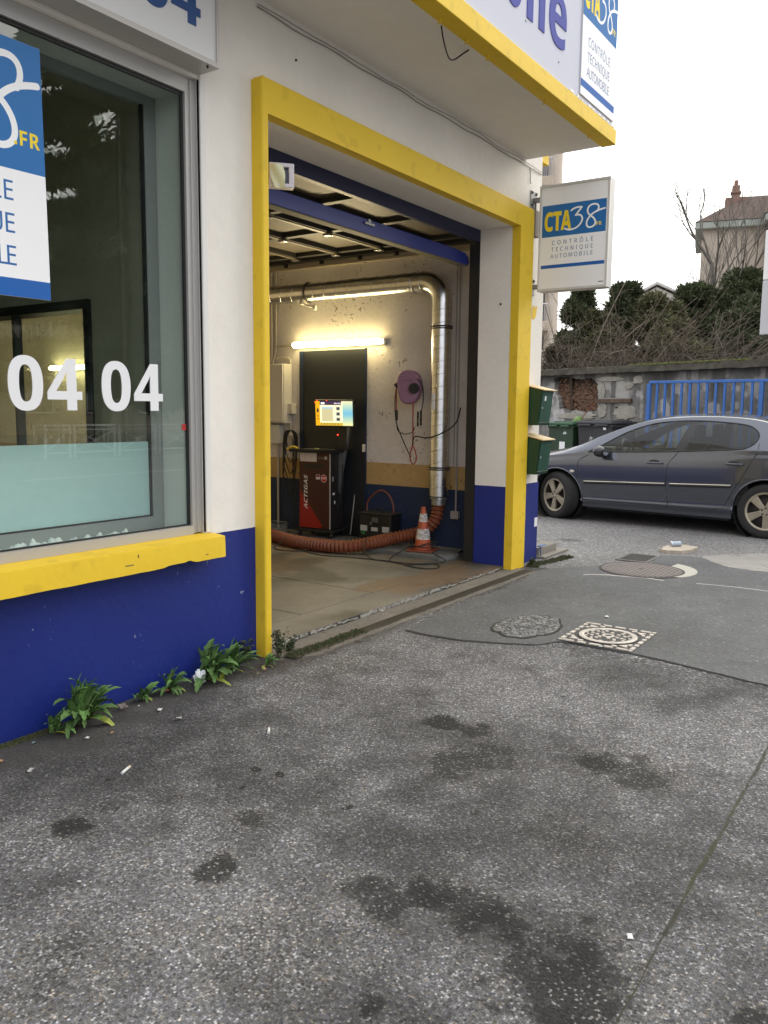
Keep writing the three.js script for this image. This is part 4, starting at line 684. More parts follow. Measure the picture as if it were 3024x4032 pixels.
struct('joint_tar', slab(jag(pl.map(([x, z]) => { const cx = 6.2, cz = 1.5, d = Math.hypot(x - cx, z - cz); return [x + (x - cx) / d * 0.014, z + (z - cz) / d * 0.009]; }), 0.016, 303), -0.004, 0.0035), std({ color: lc(0.034, 0.033, 0.031), roughness: 0.95 }));
struct('asphalt_patch', slab(jag(pl, 0.014, 305), 0.0, 0.0075), patchMat);
{ // round hole left with coarse chippings
  const c = []; for (let i = 0; i < 40; i++) { const a = i / 40 * Math.PI * 2, r = 1 + 0.16 * (vn(i * 0.7, 3, 307) - 0.5); c.push([5.13 + 0.31 * r * Math.cos(a), 1.045 + 0.20 * r * Math.sin(a)]); }
  const rim = c.map(([x, z]) => [5.13 + (x - 5.13) * 1.07, 1.045 + (z - 1.045) * 1.09]);
  struct('joint_tar', slab(rim, 0.0, 0.0105), std({ color: lc(0.022, 0.022, 0.021), roughness: 0.9 }));
  struct('gravel_patch', slab(c, 0.0, 0.0135), std({ map: scaled(texOf(512, 512, (u, v) => { const [a, e] = stones(u * 0.9, v * 0.9, 0.026, 309); const g = (0.08 + 0.24 * a) * (e < 0.005 ? 0.45 : 1); return [g, g * 0.98, g * 0.94]; }), 0.9), roughness: 0.95 }));
  const gs = []; for (let i = 0; i < 420; i++) { const a = rr(0, 6.283), r = Math.sqrt(rnd()) * 0.97, s = rr(0.006, 0.014); const q = new THREE.DodecahedronGeometry(s, 0); q.scale(1, 0.6, rr(0.7, 1.2)); q.rotateY(rr(0, 6)); gs.push(q.translate(5.13 + 0.30 * r * Math.cos(a), 0.0145, 1.045 + 0.19 * r * Math.sin(a))); }
  const m = wpart('chippings', gs, std({ map: scaled(texOf(256, 256, (u, v) => { const a = stones(u * 0.6, v * 0.6, 0.03, 311)[0], g = 0.08 + 0.26 * a; return [g, g * 0.98, g * 0.94]; }), 0.6), roughness: 0.95 }), scene); m.userData.kind = 'stuff';
}
const concreteMat = std({ map: scaled(wallTex([0.27, 0.255, 0.235], 0.5, 321, 0.02, [0.3, 0.3, 0.3], 512), 2.6), roughness: 0.9 });
struct('concrete_patch', slab(jag([[8.74, 1.32], [9.07, 1.52], [9.4, 1.88], [9.9, 3.25], [8.6, 3.25], [8.28, 2.04], [8.25, 1.89], [8.31, 1.66], [8.51, 1.48]], 0.02, 323), 0.0, 0.010), concreteMat);
struct('painted_line', [slab(jag([[7.07, 0.70], [7.13, 0.75], [7.20, 0.91], [7.23, 1.06], [7.27, 1.20], [7.25, 1.36], [7.285, 1.36], [7.31, 1.20], [7.265, 1.05], [7.24, 0.90], [7.165, 0.74], [7.10, 0.69]], 0.006, 325), 0.0076, 0.011), slab(jag([[7.30, 1.63], [7.33, 1.79], [7.35, 1.97], [7.34, 2.18], [7.33, 2.7], [7.355, 2.7], [7.365, 2.18], [7.375, 1.97], [7.355, 1.79], [7.325, 1.63]], 0.006, 327), 0.0076, 0.011)], flat(0.34, 0.33, 0.31, 0.8));
// drain channel along the doorway: concrete bed, iron grating bars
{
  const d = thing('drain_channel', 'long narrow iron drain grating let into the ground along the garage threshold', 'drain', [5.3, 0, 0.2]);
  wpart('bed', [slab(jag([[3.60, 0.004], [6.98, 0.004], [7.02, 0.158], [3.60, 0.158]], 0.01, 331), 0.0, 0.012), slab(jag([[3.68, 0.246], [6.98, 0.246], [6.98, 0.295], [3.75, 0.30]], 0.02, 333), 0.0, 0.008)], std({ map: scaled(wallTex([0.15, 0.135, 0.115], 0.6, 334, 0.05), 1.2), roughness: 0.95 }), d);
  wpart('frame', [bx(3.62, 6.98, 0.0, 0.013, 0.158, 0.166), bx(3.62, 6.98, 0.0, 0.013, 0.238, 0.246)], flat(0.05, 0.045, 0.036, 0.7), d);
  wpart('channel', bx(3.62, 6.98, 0.0005, 0.003, 0.166, 0.238), flat(0.012, 0.011, 0.010, 0.9), d);
  const bars = []; for (let x = 3.63; x < 6.97; x += 0.0235) bars.push(bx(x, x + 0.011, 0.003, 0.0115, 0.166, 0.238)); const w = wpart('grating_bars', [...bars, bx(3.62, 6.98, 0.003, 0.0105, 0.199, 0.205)], std({ map: scaled(wallTex([0.055, 0.045, 0.030], 0.7, 335), 1.1), roughness: 0.75 }), d); w.userData.kind = 'stuff';
}
{ // square cast cover with raised pale pattern
  const m = thing('manhole_cover', 'square cast iron manhole cover with a pale raised ring pattern', 'manhole cover', [5.195, 0, 1.585]);
  const iron = flat(0.020, 0.019, 0.019, 0.6), pale = std({ map: scaled(wallTex([0.52, 0.47, 0.41], 0.7, 341), 0.4), roughness: 0.45 });
  part('frame', rb(-0.27, 0.27, 0, 0.011, -0.245, 0.245, 0.003, 1), iron, m);
  part('lid', new THREE.CylinderGeometry(0.195, 0.195, 0.0155, 48).translate(0, 0.0077, 0), iron, m);
  const T = 0.0175, blk = (x, z, w, d, a = 0) => { const q = new THREE.BoxGeometry(w, 0.010, d); q.rotateY(a); return q.translate(x, T - 0.005, z); };
  for (let i = 0; i < 5; i++) { const z = -0.175 + i * 0.0875, w = i % 2 ? 0.052 : 0.070; part('raised_bar', blk(-0.247, z, 0.024, w), pale, m); part('raised_bar', blk(0.247, z, 0.024, w), pale, m); }
  for (let i = 0; i < 6; i++) { const x = -0.195 + i * 0.078; part('raised_bar', blk(x, -0.226, i % 2 ? 0.036 : 0.054, 0.024), pale, m); part('raised_bar', blk(x, 0.226, i % 2 ? 0.036 : 0.054, 0.024), pale, m); }
  for (const sx of [-1, 1]) for (const sz of [-1, 1]) { part('corner_block', blk(sx * 0.25, sz * 0.228, 0.022, 0.022), pale, m);
    const tri = new THREE.CylinderGeometry(0.036, 0.036, 0.010, 3).rotateY(Math.atan2(sx, sz)).translate(sx * 0.175, T - 0.005, sz * 0.165); part('corner_block', tri, pale, m);
    part('corner_block', blk(sx * 0.135, sz * 0.19, 0.034, 0.020, 0.3 * sx * sz), pale, m); part('corner_block', blk(sx * 0.205, sz * 0.11, 0.020, 0.034, 0.3 * sx * sz), pale, m); }
  part('ring', new THREE.LatheGeometry([[0.152, 0.008], [0.152, 0.0185], [0.186, 0.0185], [0.188, 0.008]].map((p) => new THREE.Vector2(...p)), 64), pale, m);
  part('centre_ring', new THREE.LatheGeometry([[0.024, 0.012], [0.024, 0.0195], [0.040, 0.0195], [0.041, 0.012]].map((p) => new THREE.Vector2(...p)), 32), pale, m);
  for (let i = 0; i < 12; i++) { const a = i / 12 * 6.2832; part('tooth', new THREE.CylinderGeometry(0.016, 0.016, 0.009, 3).rotateY(a).translate(0.143 * Math.sin(a), 0.014, 0.143 * Math.cos(a)), pale, m); }
  for (const [r, n, s] of [[0.070, 7, 0.013], [0.105, 11, 0.012], [0.127, 10, 0.008]]) for (let i = 0; i < n; i++) { const a = (i + 0.3 * n) / n * 6.2832; if (Math.abs(Math.cos(a)) > 0.93 && r > 0.08) continue; part('stud', new THREE.CylinderGeometry(s, s * 1.1, 0.007, 7).translate(r * Math.cos(a), 0.0185, r * Math.sin(a)), pale, m); }
}
{ // round worn cover beyond the repair, with the pale crescent of fresh mortar
  const m = thing('manhole_cover', 'round worn rusty brown manhole cover near the parked car', 'manhole cover', [7.66, 0.006, 1.06]);
  part('frame', new THREE.CylinderGeometry(0.40, 0.40, 0.006, 64).translate(0, 0.003, 0), flat(0.035, 0.032, 0.03, 0.8), m);
  part('lid', new THREE.CylinderGeometry(0.362, 0.362, 0.009, 64).translate(-0.01, 0.0045, -0.01), std({ map: scaled(wallTex([0.135, 0.112, 0.105], 0.5, 343), 0.7), roughness: 0.7 }), m);
  const rib = []; for (let i = -8; i <= 8; i++) { const z = i * 0.04, w = Math.sqrt(Math.max(0, 0.34 * 0.34 - z * z)); if (w > 0.04) rib.push(bx(-0.01 - w, -0.01 + w, 0.009, 0.0125, z - 0.016, z + 0.004)); }
  part('ribs', rib, std({ map: scaled(wallTex([0.15, 0.125, 0.115], 0.5, 344), 0.6), roughness: 0.7 }), m); part('keyhole', bx(-0.02, 0.02, 0.0125, 0.0135, -0.03, 0.0), M.black, m);
  const cr = []; for (let i = 0; i <= 16; i++) { const a = -0.55 + i / 16 * 1.7; cr.push([0.46 * Math.sin(a) + 0.08, 0.0 + 0.46 * Math.cos(a) * 1.0]); } for (let i = 16; i >= 0; i--) { const a = -0.5 + i / 16 * 1.6; cr.push([0.372 * Math.sin(a), 0.372 * Math.cos(a)]); }
  struct('mortar_crescent', slab(cr.map(([x, z]) => [7.66 + x, 1.06 + z]), 0.007, 0.0125), flat(0.42, 0.40, 0.35, 0.9));
}
{
  const m = thing('gully_grate', 'rectangular dark iron gully grate in the ground near the pier', 'grate', [8.28, 0.0, 0.82]);
  part('frame', [bx(-0.23, 0.23, 0, 0.012, -0.16, -0.135), bx(-0.23, 0.23, 0, 0.012, 0.135, 0.16), bx(-0.23, -0.2, 0, 0.012, -0.135, 0.135), bx(0.2, 0.23, 0, 0.012, -0.135, 0.135)], flat(0.15, 0.14, 0.13, 0.8), m);
  part('pit', bx(-0.2, 0.2, 0, 0.004, -0.135, 0.135), M.black, m);
  for (let i = 0; i < 9; i++) part('bar', bx(-0.2, 0.2, 0.004, 0.011, -0.127 + i * 0.030, -0.113 + i * 0.030), flat(0.055, 0.05, 0.046, 0.7), m);
}
solo('stone_cap', slab(jag([[8.82, 0.89], [9.13, 0.87], [9.26, 1.02], [9.22, 1.18], [8.95, 1.17], [8.84, 1.11], [8.77, 0.97]], 0.03, 345), 0.0, 0.035), std({ map: scaled(wallTex([0.42, 0.36, 0.29], 0.3, 346), 0.9), roughness: 0.9 }), 'flat beige stone slab with a can beside it, on the ground before the car', 'stone', [9.0, 0, 1.03]);
{ const c = thing('drink_can', 'crushed pale blue and silver can lying on its side by the beige stone', 'can', [9.10, 0.062, 0.97], 0.9); part('body', new THREE.CylinderGeometry(0.033, 0.033, 0.115, 24).rotateX(Math.PI / 2).scale(1, 0.82, 1), flat(0.36, 0.42, 0.50, 0.35), c); part('end', [new THREE.CylinderGeometry(0.027, 0.031, 0.008, 24).rotateX(Math.PI / 2).translate(0, 0, 0.06), new THREE.CylinderGeometry(0.031, 0.027, 0.008, 24).rotateX(Math.PI / 2).translate(0, 0, -0.06)], M.galv, c); }
// block, debris and pipe at the foot of the right pier
solo('concrete_block', [rb(7.68, 8.14, 0, 0.105, -0.17, 0.0, 0.012), rb(7.66, 8.3, 0, 0.025, -0.2, 0.07, 0.008)], std({ map: scaled(wallTex([0.24, 0.22, 0.19], 0.4, 347), 0.9), roughness: 0.95 }), 'small weathered concrete block at the outer corner of the blue pier', 'block', [7.9, 0, -0.08]);
solo('blue_bracket', [rb(7.63, 7.77, 0.125, 0.135, 0.0, 0.04, 0.003), rod([7.69, 0.01, 0.02], [7.67, 0.125, 0.02], 0.006)], flat(0.05, 0.12, 0.26, 0.5), 'small blue metal stub on a rod beside the foot of the pier', 'bracket', [7.7, 0, 0.02]);
// litter: each scrap on its own
const paper = flat(0.62, 0.63, 0.62, 0.6), dry = flat(0.30, 0.20, 0.10, 0.8);
[[2.06, 0.67, 0.034, 'white cigarette end lying on the asphalt in front of the blue wall', 'cigarette end', 'cigarette_end', 0.4], [2.71, 0.86, 0.030, 'white cigarette end lying alone on the asphalt ahead of the yellow post', 'cigarette end', 'cigarette_end', 0.7]].forEach(([x, z, l, lab, cat, n, a]) => { const c = thing(n, lab, cat, [x, 0.006, z], a); part('paper', new THREE.CylinderGeometry(0.006, 0.006, l * 1.5, 10).rotateZ(Math.PI / 2), paper, c); part('filter', new THREE.CylinderGeometry(0.0062, 0.0062, l * 0.4, 10).rotateZ(Math.PI / 2).translate(l * 0.9, 0, 0), flat(0.5, 0.42, 0.3, 0.8), c); });
const scrap = (x, z, w, d, mat, lab, name = 'paper_scrap', cat = 'litter', a = 0.5, hgt = 0.006) => {
  w *= 0.78; d *= 0.78;
  const g = new THREE.PlaneGeometry(w, d, 6, 5).rotateX(-Math.PI / 2), p = g.attributes.position;
  for (let i = 0; i < p.count; i++) { const px = p.getX(i), pz = p.getZ(i); p.setXYZ(i, px * (0.8 + 0.4 * vn(pz * 60 + x * 9, 1, 351)), hgt * (0.4 + 1.2 * vn(px * 70 + x * 20, pz * 70 + z * 20, 353)), pz * (0.8 + 0.4 * vn(px * 60, 2 + z * 8, 352))); }
  g.rotateY(a); g.computeVertexNormals(); const m = mat.clone(); m.side = THREE.DoubleSide;
  return solo(name, g.translate(x, 0.003, z), m, lab, cat, [x, 0.003, z]);
};
scrap(2.60, 0.25, 0.035, 0.022, paper, 'pale paper scrap close to the wall below the smallest weed');
scrap(2.57, 0.42, 0.040, 0.030, flat(0.42, 0.42, 0.40, 0.7), 'greyish crumpled scrap on the asphalt below the smallest weed', 'paper_scrap', 'litter', 0.9, 0.012);
scrap(1.84, 0.36, 0.038, 0.024, flat(0.40, 0.40, 0.38, 0.7), 'grey scrap on the asphalt furthest left beneath the blue wall');
scrap(2.18, 0.26, 0.035, 0.022, paper, 'white scrap on the asphalt just in front of the tall left weed');
scrap(2.01, 0.12, 0.026, 0.018, flat(0.35, 0.50, 0.50, 0.6), 'pale turquoise scrap in the dirt at the wall foot left of the weeds');
scrap(1.82, 0.18, 0.022, 0.018, dry, 'tan dry leaf at the wall foot at the left picture edge', 'dead_leaf', 'leaf');
scrap(2.28, 0.30, 0.030, 0.016, dry, 'dry leaf on the asphalt right in front of the tall left weed', 'dead_leaf', 'leaf');
scrap(2.78, 0.09, 0.035, 0.028, flat(0.42, 0.16, 0.08, 0.7), 'reddish dead leaf between the smallest weed and its neighbour', 'dead_leaf', 'leaf', 0.2, 0.014);
scrap(2.50, 0.10, 0.065, 0.045, flat(0.20, 0.17, 0.15, 0.8), 'large brown dead leaf leaning by the wall right of the tall left weed', 'dead_leaf', 'leaf', 1.2, 0.02);
scrap(2.57, 0.13, 0.018, 0.012, paper, 'tiny white crumb by the wall next to the brown dead leaf');
scrap(3.28, 0.27, 0.035, 0.018, flat(0.45, 0.33, 0.18, 0.8), 'tan dry leaf in front of the yellow left door post', 'dead_leaf', 'leaf', 0.3, 0.012);
scrap(3.36, 0.24, 0.030, 0.016, flat(0.38, 0.26, 0.14, 0.8), 'dry brown leaf right of the tan one before the yellow post', 'dead_leaf', 'leaf', 1.0, 0.012);
scrap(3.60, 0.34, 0.022, 0.016, paper, 'tiny white scrap on the asphalt right of the yellow left post');
scrap(2.18, 2.70, 0.032, 0.022, paper, 'white scrap on the grey asphalt beside the long crack');
scrap(1.46, 1.21, 0.020, 0.014, paper, 'small pale scrap on the asphalt at the lower left');
scrap(4.86, 0.02, 0.03, 0.02, paper, 'white scrap on the threshold by the drain grating', 'paper_scrap', 'litter', 0.4, 0.008).position.y = 0.013;
scrap(5.70, 1.40, 0.045, 0.03, paper, 'bright paper scrap on the dark repair above the square manhole cover').position.y = 0.009;
scrap(4.90, 1.64, 0.040, 0.025, flat(0.5, 0.58, 0.58, 0.6), 'pale scrap at the near edge of the square manhole cover', 'paper_scrap', 'litter', 0.2, 0.01).position.y = 0.012;

// ---------- parked car: local frame z = rearward from the front axle, y up, x towards the car's right ----------
{
  const car = thing('parked_car', 'slate blue grey saloon car parked across the yard behind the mailboxes', 'car', [11.645, 0, -1.025], -0.092);
  const curve = (pts) => (s) => { // monotone-ish cubic through [s, v]
    if (s <= pts[0][0]) return pts[0][1]; const n = pts.length; if (s >= pts[n - 1][0]) return pts[n - 1][1];
    let i = 0; while (s > pts[i + 1][0]) i++;
    const sl = (k) => (k <= 0 || k >= n - 1 ? (k <= 0 ? (pts[1][1] - pts[0][1]) / (pts[1][0] - pts[0][0]) : (pts[n - 1][1] - pts[n - 2][1]) / (pts[n - 1][0] - pts[n - 2][0])) : (pts[k + 1][1] - pts[k - 1][1]) / (pts[k + 1][0] - pts[k - 1][0]));
    const h = pts[i + 1][0] - pts[i][0], t = (s - pts[i][0]) / h, a = sl(i) * h, b = sl(i + 1) * h, p = pts[i][1], q = pts[i + 1][1];
    return (2 * t ** 3 - 3 * t * t + 1) * p + (t ** 3 - 2 * t * t + t) * a + (3 * t * t - 2 * t ** 3) * q + (t ** 3 - t * t) * b;
  };
  const yBelt = curve([[-1, 0.64], [-0.85, 0.74], [-0.5, 0.815], [-0.15, 0.868], [0.3, 0.918], [1.0, 0.945], [1.6, 0.972], [2.34, 1.022], [2.7, 1.035], [3.2, 1.02], [3.5, 0.97], [3.7, 0.86]]);
  const Wd = curve([[-1, 0.50], [-0.92, 0.68], [-0.7, 0.82], [-0.4, 0.878], [0, 0.905], [1, 0.915], [2, 0.915], [2.7, 0.905], [3.2, 0.865], [3.5, 0.79], [3.7, 0.62]]);
  const yCant = curve([[-1, 0.67], [-0.8, 0.785], [-0.4, 0.875], [0, 0.95], [0.12, 0.978], [0.3, 1.032], [0.6, 1.165], [0.92, 1.288], [1.2, 1.368], [1.52, 1.412], [1.98, 1.43], [2.42, 1.408], [2.69, 1.355], [3.0, 1.25], [3.3, 1.13], [3.5, 1.06], [3.7, 0.92]]);
  const wCant = curve([[-1, 0.38], [-0.8, 0.58], [-0.4, 0.68], [0, 0.74], [0.3, 0.775], [0.92, 0.70], [1.2, 0.665], [1.52, 0.64], [1.98, 0.63], [2.42, 0.63], [2.69, 0.645], [3.0, 0.67], [3.5, 0.68], [3.7, 0.52]]);
  const yRoof = curve([[-1, 0.69], [-0.8, 0.82], [-0.4, 0.915], [0, 0.995], [0.12, 1.02], [0.3, 1.095], [0.6, 1.225], [0.92, 1.352], [1.2, 1.425], [1.52, 1.462], [1.98, 1.474], [2.42, 1.448], [2.69, 1.39], [3.0, 1.28], [3.3, 1.15], [3.5, 1.075], [3.7, 0.93]]);
  const AR = 0.378, AC = [0, 2.725];
  const yBot = (s) => { let y = 0.205 + 0.06 * sst(-0.7, -1, s) + 0.05 * sst(3.3, 3.7, s); for (const c of AC) { const d = Math.abs(s - c); if (d < AR) y = Math.max(y, 0.325 + Math.sqrt(AR * AR - d * d)); } return y; };
  const prof = curve([[0.18, 0.945], [0.255, 0.955], [0.285, 0.985], [0.33, 0.968], [0.45, 0.985], [0.60, 1.0], [0.75, 1.0], [0.86, 0.992], [0.91, 0.972], [1.04, 0.955]]);
  const lowX = (s, y) => Wd(s) * prof(y * 0.945 / yBelt(s));
  const side = (s, y) => { const yb = yBelt(s), yc = yCant(s); if (y <= yb) return lowX(s, y); const t = (y - yb) / Math.max(1e-4, yc - yb), wb = lowX(s, yb); return mix(wb, wCant(s), t) + 0.018 * Math.sin(Math.PI * clamp(t)); };
  const NS = 376, S = (i) => -1 + 4.7 * i / NS, NL = 26, NG = 46, NT = 14, NR = NL + NG + NT;
  const dlo = new THREE.SplineCurve([[0.45, 0.942], [0.62, 1.03], [0.92, 1.205], [1.2, 1.312], [1.45, 1.358], [1.77, 1.376], [2.1, 1.366], [2.40, 1.335], [2.52, 1.285], [2.578, 1.215], [2.555, 1.13], [2.47, 1.068], [2.34, 1.042], [1.64, 0.992], [1.0, 0.962]].concat([[0.45, 0.942]]).map((p) => new THREE.Vector2(...p))).getPoints(160);
  const inside = (poly, x, y) => { let r = false; for (let i = 0, j = poly.length - 1; i < poly.length; j = i++) { const a = poly[i], b = poly[j]; if ((a.y > y) !== (b.y > y) && x < (b.x - a.x) * (y - a.y) / (b.y - a.y) + a.x) r = !r; } return r; };
  const P2 = (l) => l.map((p) => new THREE.Vector2(...p));
  const frontSeam = P2([[0.46, 0.90], [0.36, 0.85], [0.315, 0.78], [0.32, 0.62], [0.36, 0.42], [0.40, 0.30]]);
  const midSeam = P2([[1.665, 0.985], [1.60, 0.90], [1.545, 0.80], [1.535, 0.60], [1.555, 0.40], [1.565, 0.30]]);
  const rearSeam = P2([[2.60, 1.12], [2.60, 1.02], [2.55, 0.92], [2.44, 0.70], [2.33, 0.50], [2.25, 0.36], [2.15, 0.305]]);
  const bottomY = 0.298;
  const frontDoor = [...frontSeam, ...[...midSeam].reverse()], rearDoor = [...midSeam, ...[...rearSeam].reverse(), new THREE.Vector2(2.3, 1.03)];
  const bPillar = P2([[1.60, 0.97], [1.735, 0.98], [1.85, 1.40], [1.755, 1.40]]), qPillar = P2([[0.795, 0.94], [0.825, 0.94], [0.945, 1.24], [0.92, 1.24]]);
  // full lattice per side, smooth normals, then faces handed to their parts
  for (const sg of [-1, 1]) {
    const pos = new Float32Array((NS + 1) * (NR + 1) * 3), sy = [];
    for (let i = 0; i <= NS; i++) { const s = S(i), yb = yBelt(s), y0 = Math.min(yBot(s), yb - 0.02), yc = yCant(s), yr = yRoof(s), wc = wCant(s);
      for (let k = 0; k <= NR; k++) { let x, y; if (k <= NL) { y = mix(y0, yb, k / NL); x = lowX(s, y); } else if (k <= NL + NG) { y = mix(yb, yc, (k - NL) / NG); x = side(s, y); } else { const t = (k - NL - NG) / NT; x = wc * (1 - t); y = yc + (yr - yc) * (1 - (1 - t) ** 2); }
        const q = (i * (NR + 1) + k) * 3; pos[q] = sg * x; pos[q + 1] = y; pos[q + 2] = s; sy.push([s, y]); } }
    const idx = []; for (let i = 0; i < NS; i++) for (let k = 0; k < NR; k++) { const a = i * (NR + 1) + k, b = a + NR + 1; sg < 0 ? idx.push(a, b, a + 1, a + 1, b, b + 1) : idx.push(a, a + 1, b, a + 1, b + 1, b); }
    const full = new THREE.BufferGeometry(); full.setAttribute('position', new THREE.BufferAttribute(pos, 3)); full.setIndex(idx); full.computeVertexNormals();
    const N = full.attributes.normal.array, bins = {};
    for (let i = 0; i < NS; i++) for (let k = 0; k < NR; k++) {
      const s = S(i + 0.5), a = i * (NR + 1) + k, y = (sy[a][1] + sy[a + NR + 2][1]) / 2; let c = 'body';
      if (k < NL) { if (y > bottomY && inside(frontDoor, s, y)) c = 'front_door'; else if (y > bottomY && inside(rearDoor, s, y)) c = 'rear_door'; }
      else if (k < NL + NG) { if (inside(dlo, s, y)) c = inside(bPillar, s, y) ? 'pillar' : inside(qPillar, s, y) ? 'pillar' : s < mix(0.81, 0.93, (y - 0.94) / 0.3) ? 'quarter_window' : s < mix(1.67, 1.8, (y - 0.98) / 0.4) ? 'front_window' : 'rear_window'; }
      else { const t = (k - NL - NG) / NT; if (s > 0.10 + 0.1 * (1 - t) && s < 1.16 && t > 0.04) c = 'windscreen'; else if (s > 2.73 && s < 3.36 && t > 0.08) c = 'back_window'; }
      const o = (i * NR + k) * 6; (bins[c] ??= []).push(idx[o], idx[o + 1], idx[o + 2], idx[o + 3], idx[o + 4], idx[o + 5]);
    }
    car.userData['b' + sg] = Object.fromEntries(Object.entries(bins).map(([c, l]) => { const p = new Float32Array(l.length * 3), n = new Float32Array(l.length * 3); l.forEach((v, i) => { for (let e = 0; e < 3; e++) { p[i * 3 + e] = pos[v * 3 + e]; n[i * 3 + e] = N[v * 3 + e]; } }); const g = new THREE.BufferGeometry(); g.setAttribute('position', new THREE.BufferAttribute(p, 3)); g.setAttribute('normal', new THREE.BufferAttribute(n, 3)); return [c, g]; }));
  }
  const paint = new THREE.MeshPhysicalMaterial({ color: lc(0.088, 0.096, 0.118), metalness: 0.7, roughness: 0.24, clearcoat: 1, clearcoatRoughness: 0.06 });
  const tint = new THREE.MeshPhysicalMaterial({ color: lc(0.40, 0.46, 0.44), transmission: 1, roughness: 0, thickness: 0, ior: 1.5 });
  const clearG = new THREE.MeshPhysicalMaterial({ color: lc(0.70, 0.76, 0.73), transmission: 1, roughness: 0, thickness: 0, ior: 1.5 });
  const L = car.userData['b-1'], Rt = car.userData.b1; delete car.userData['b-1']; delete car.userData.b1;
  const cap = (s) => { const pts = []; for (const sg of [-1, 1]) { const l = []; for (let k = 0; k <= 12; k++) { const y = mix(yBot(s), yBelt(s), k / 12); l.push([sg * lowX(s, y), y]); } l.push([sg * wCant(s), yCant(s)]); pts.push(...(sg < 0 ? l : l.reverse())); } return new THREE.ShapeGeometry(shape(pts)).translate(0, 0, s); };
  part('body', [L.body, Rt.body, cap(-1), cap(3.7), ...[-1, 1].flatMap((sg) => AC.map((c) => { const a = []; for (let i = 0; i <= 40; i++) { const t = -0.12 + i / 40 * (Math.PI + 0.24), y = 0.325 + AR * Math.sin(t), s = c + AR * Math.cos(t); a.push([sg * (lowX(s, Math.max(0.23, y)) - 0.004), Math.max(0.22, y), s]); } return tube(a, 0.011, 8, 80); }))], paint, car);
  const gap = (pts, sg) => tube(pts.map((p) => [sg * (side(p.x, p.y) - 0.0015), p.y, p.x]), 0.0052, 5, 60);
  const door = (n, g, sg, seams, hs, hy, strip) => {
    const d = part(n, g, paint, car), X = (s, y) => sg * side(s, y);
    part('seam', [...seams.map((q) => gap(q, sg)), tube([[X(strip[0], bottomY), bottomY, strip[0]], [X((strip[0] + strip[1]) / 2, bottomY), bottomY, (strip[0] + strip[1]) / 2], [X(strip[1], bottomY), bottomY, strip[1]]], 0.005, 5)], M.black, d);
    const h = part('handle', [new RoundedBoxGeometry(0.024, 0.026, 0.20, 3, 0.01).translate(X(hs, hy) + sg * 0.022, hy, hs)], paint, d);
    part('handle_recess', [new THREE.SphereGeometry(1, 18, 12).scale(0.010, 0.032, 0.075).translate(X(hs, hy + 0.012) - sg * 0.003, hy + 0.012, hs - 0.01)], M.black, d);
    const y = (s) => 0.547 + 0.034 * (s - 0.40), pts = [], pc = []; for (let i = 0; i <= 12; i++) { const s = mix(strip[0] + 0.02, strip[2], i / 12); pts.push([X(s, y(s) - 0.017) + sg * 0.002, y(s) - 0.017, s]); pc.push([X(s, y(s)) + sg * 0.008, y(s), s]); }
    part('side_strip', tube(pts, 0.018, 8, 40).clone(), M.rubber, d); part('chrome_strip', tube(pc, 0.0065, 8, 40), flat(0.75, 0.72, 0.62, 0.25, { metalness: 1 }), d);
  };
  for (const [sg, G] of [[-1, L], [1, Rt]]) {
    door('front_door', G.front_door, sg, [frontSeam, midSeam], 1.385, 0.838, [0.40, 1.565, 1.525]);
    door('rear_door', G.rear_door, sg, [rearSeam], 2.36, 0.868, [1.565, 2.15, 2.33]);
    part('side_window', G.quarter_window, clearG, car); part('side_window', G.front_window, clearG, car); part('side_window', G.rear_window, tint, car);
    part('pillar_trim', G.pillar, flat(0.015, 0.015, 0.016, 0.25), car);
    part('window_seal', tube(dlo.slice(0, -1).filter((_, i) => i % 4 === 0).concat([dlo[0]]).map((p) => [sg * (side(p.x, p.y) + 0.001), p.y, p.x]), 0.0085, 6, 200), M.black, car);
    const mir = part('wing_mirror', [new THREE.SphereGeometry(1, 24, 16).scale(0.115, 0.068, 0.085).translate(sg * 1.02, 0.965, 0.68)], flat(0.03, 0.03, 0.034, 0.25), car);
    part('mirror_foot', [new THREE.SphereGeometry(1, 20, 12).scale(0.118, 0.05, 0.078).translate(sg * 1.01, 0.936, 0.685), rod([sg * 0.88, 0.925, 0.66], [sg * 0.96, 0.93, 0.67], 0.03)], M.rubber, mir);
    part('mirror_glass', new THREE.CircleGeometry(0.08, 24).scale(1.1, 0.66, 1).translate(sg * 1.02, 0.962, 0.767), flat(0.8, 0.82, 0.85, 0.05, { metalness: 1 }), mir);
    part('indicator', new THREE.SphereGeometry(1, 16, 10).scale(0.006, 0.019, 0.036).translate(sg * (side(0.235, 0.672) + 0.002), 0.672, 0.235), flat(0.55, 0.52, 0.42, 0.2), car);
    part('headlight', new THREE.SphereGeometry(1, 20, 12).scale(0.16, 0.07, 0.22).translate(sg * 0.66, 0.66, -0.78), flat(0.6, 0.62, 0.65, 0.1), car);
    part('tail_light', new THREE.SphereGeometry(1, 20, 12).scale(0.12, 0.09, 0.16).translate(sg * 0.70, 0.86, 3.48), flat(0.35, 0.01, 0.01, 0.2), car);
    for (const c of AC) part('wheel_well', [new THREE.CylinderGeometry(AR - 0.004, AR - 0.004, 0.34, 30, 1, true).rotateZ(Math.PI / 2).translate(sg * 0.70, 0.325, c), new THREE.CircleGeometry(AR, 30).rotateY(Math.PI / 2).translate(sg * 0.535, 0.325, c)], std({ color: lc(0.012, 0.012, 0.012), roughness: 0.9, side: THREE.DoubleSide }), car);
  }
  part('windscreen', [L.windscreen, Rt.windscreen], clearG, car); part('rear_screen', [L.back_window, Rt.back_window], tint, car);
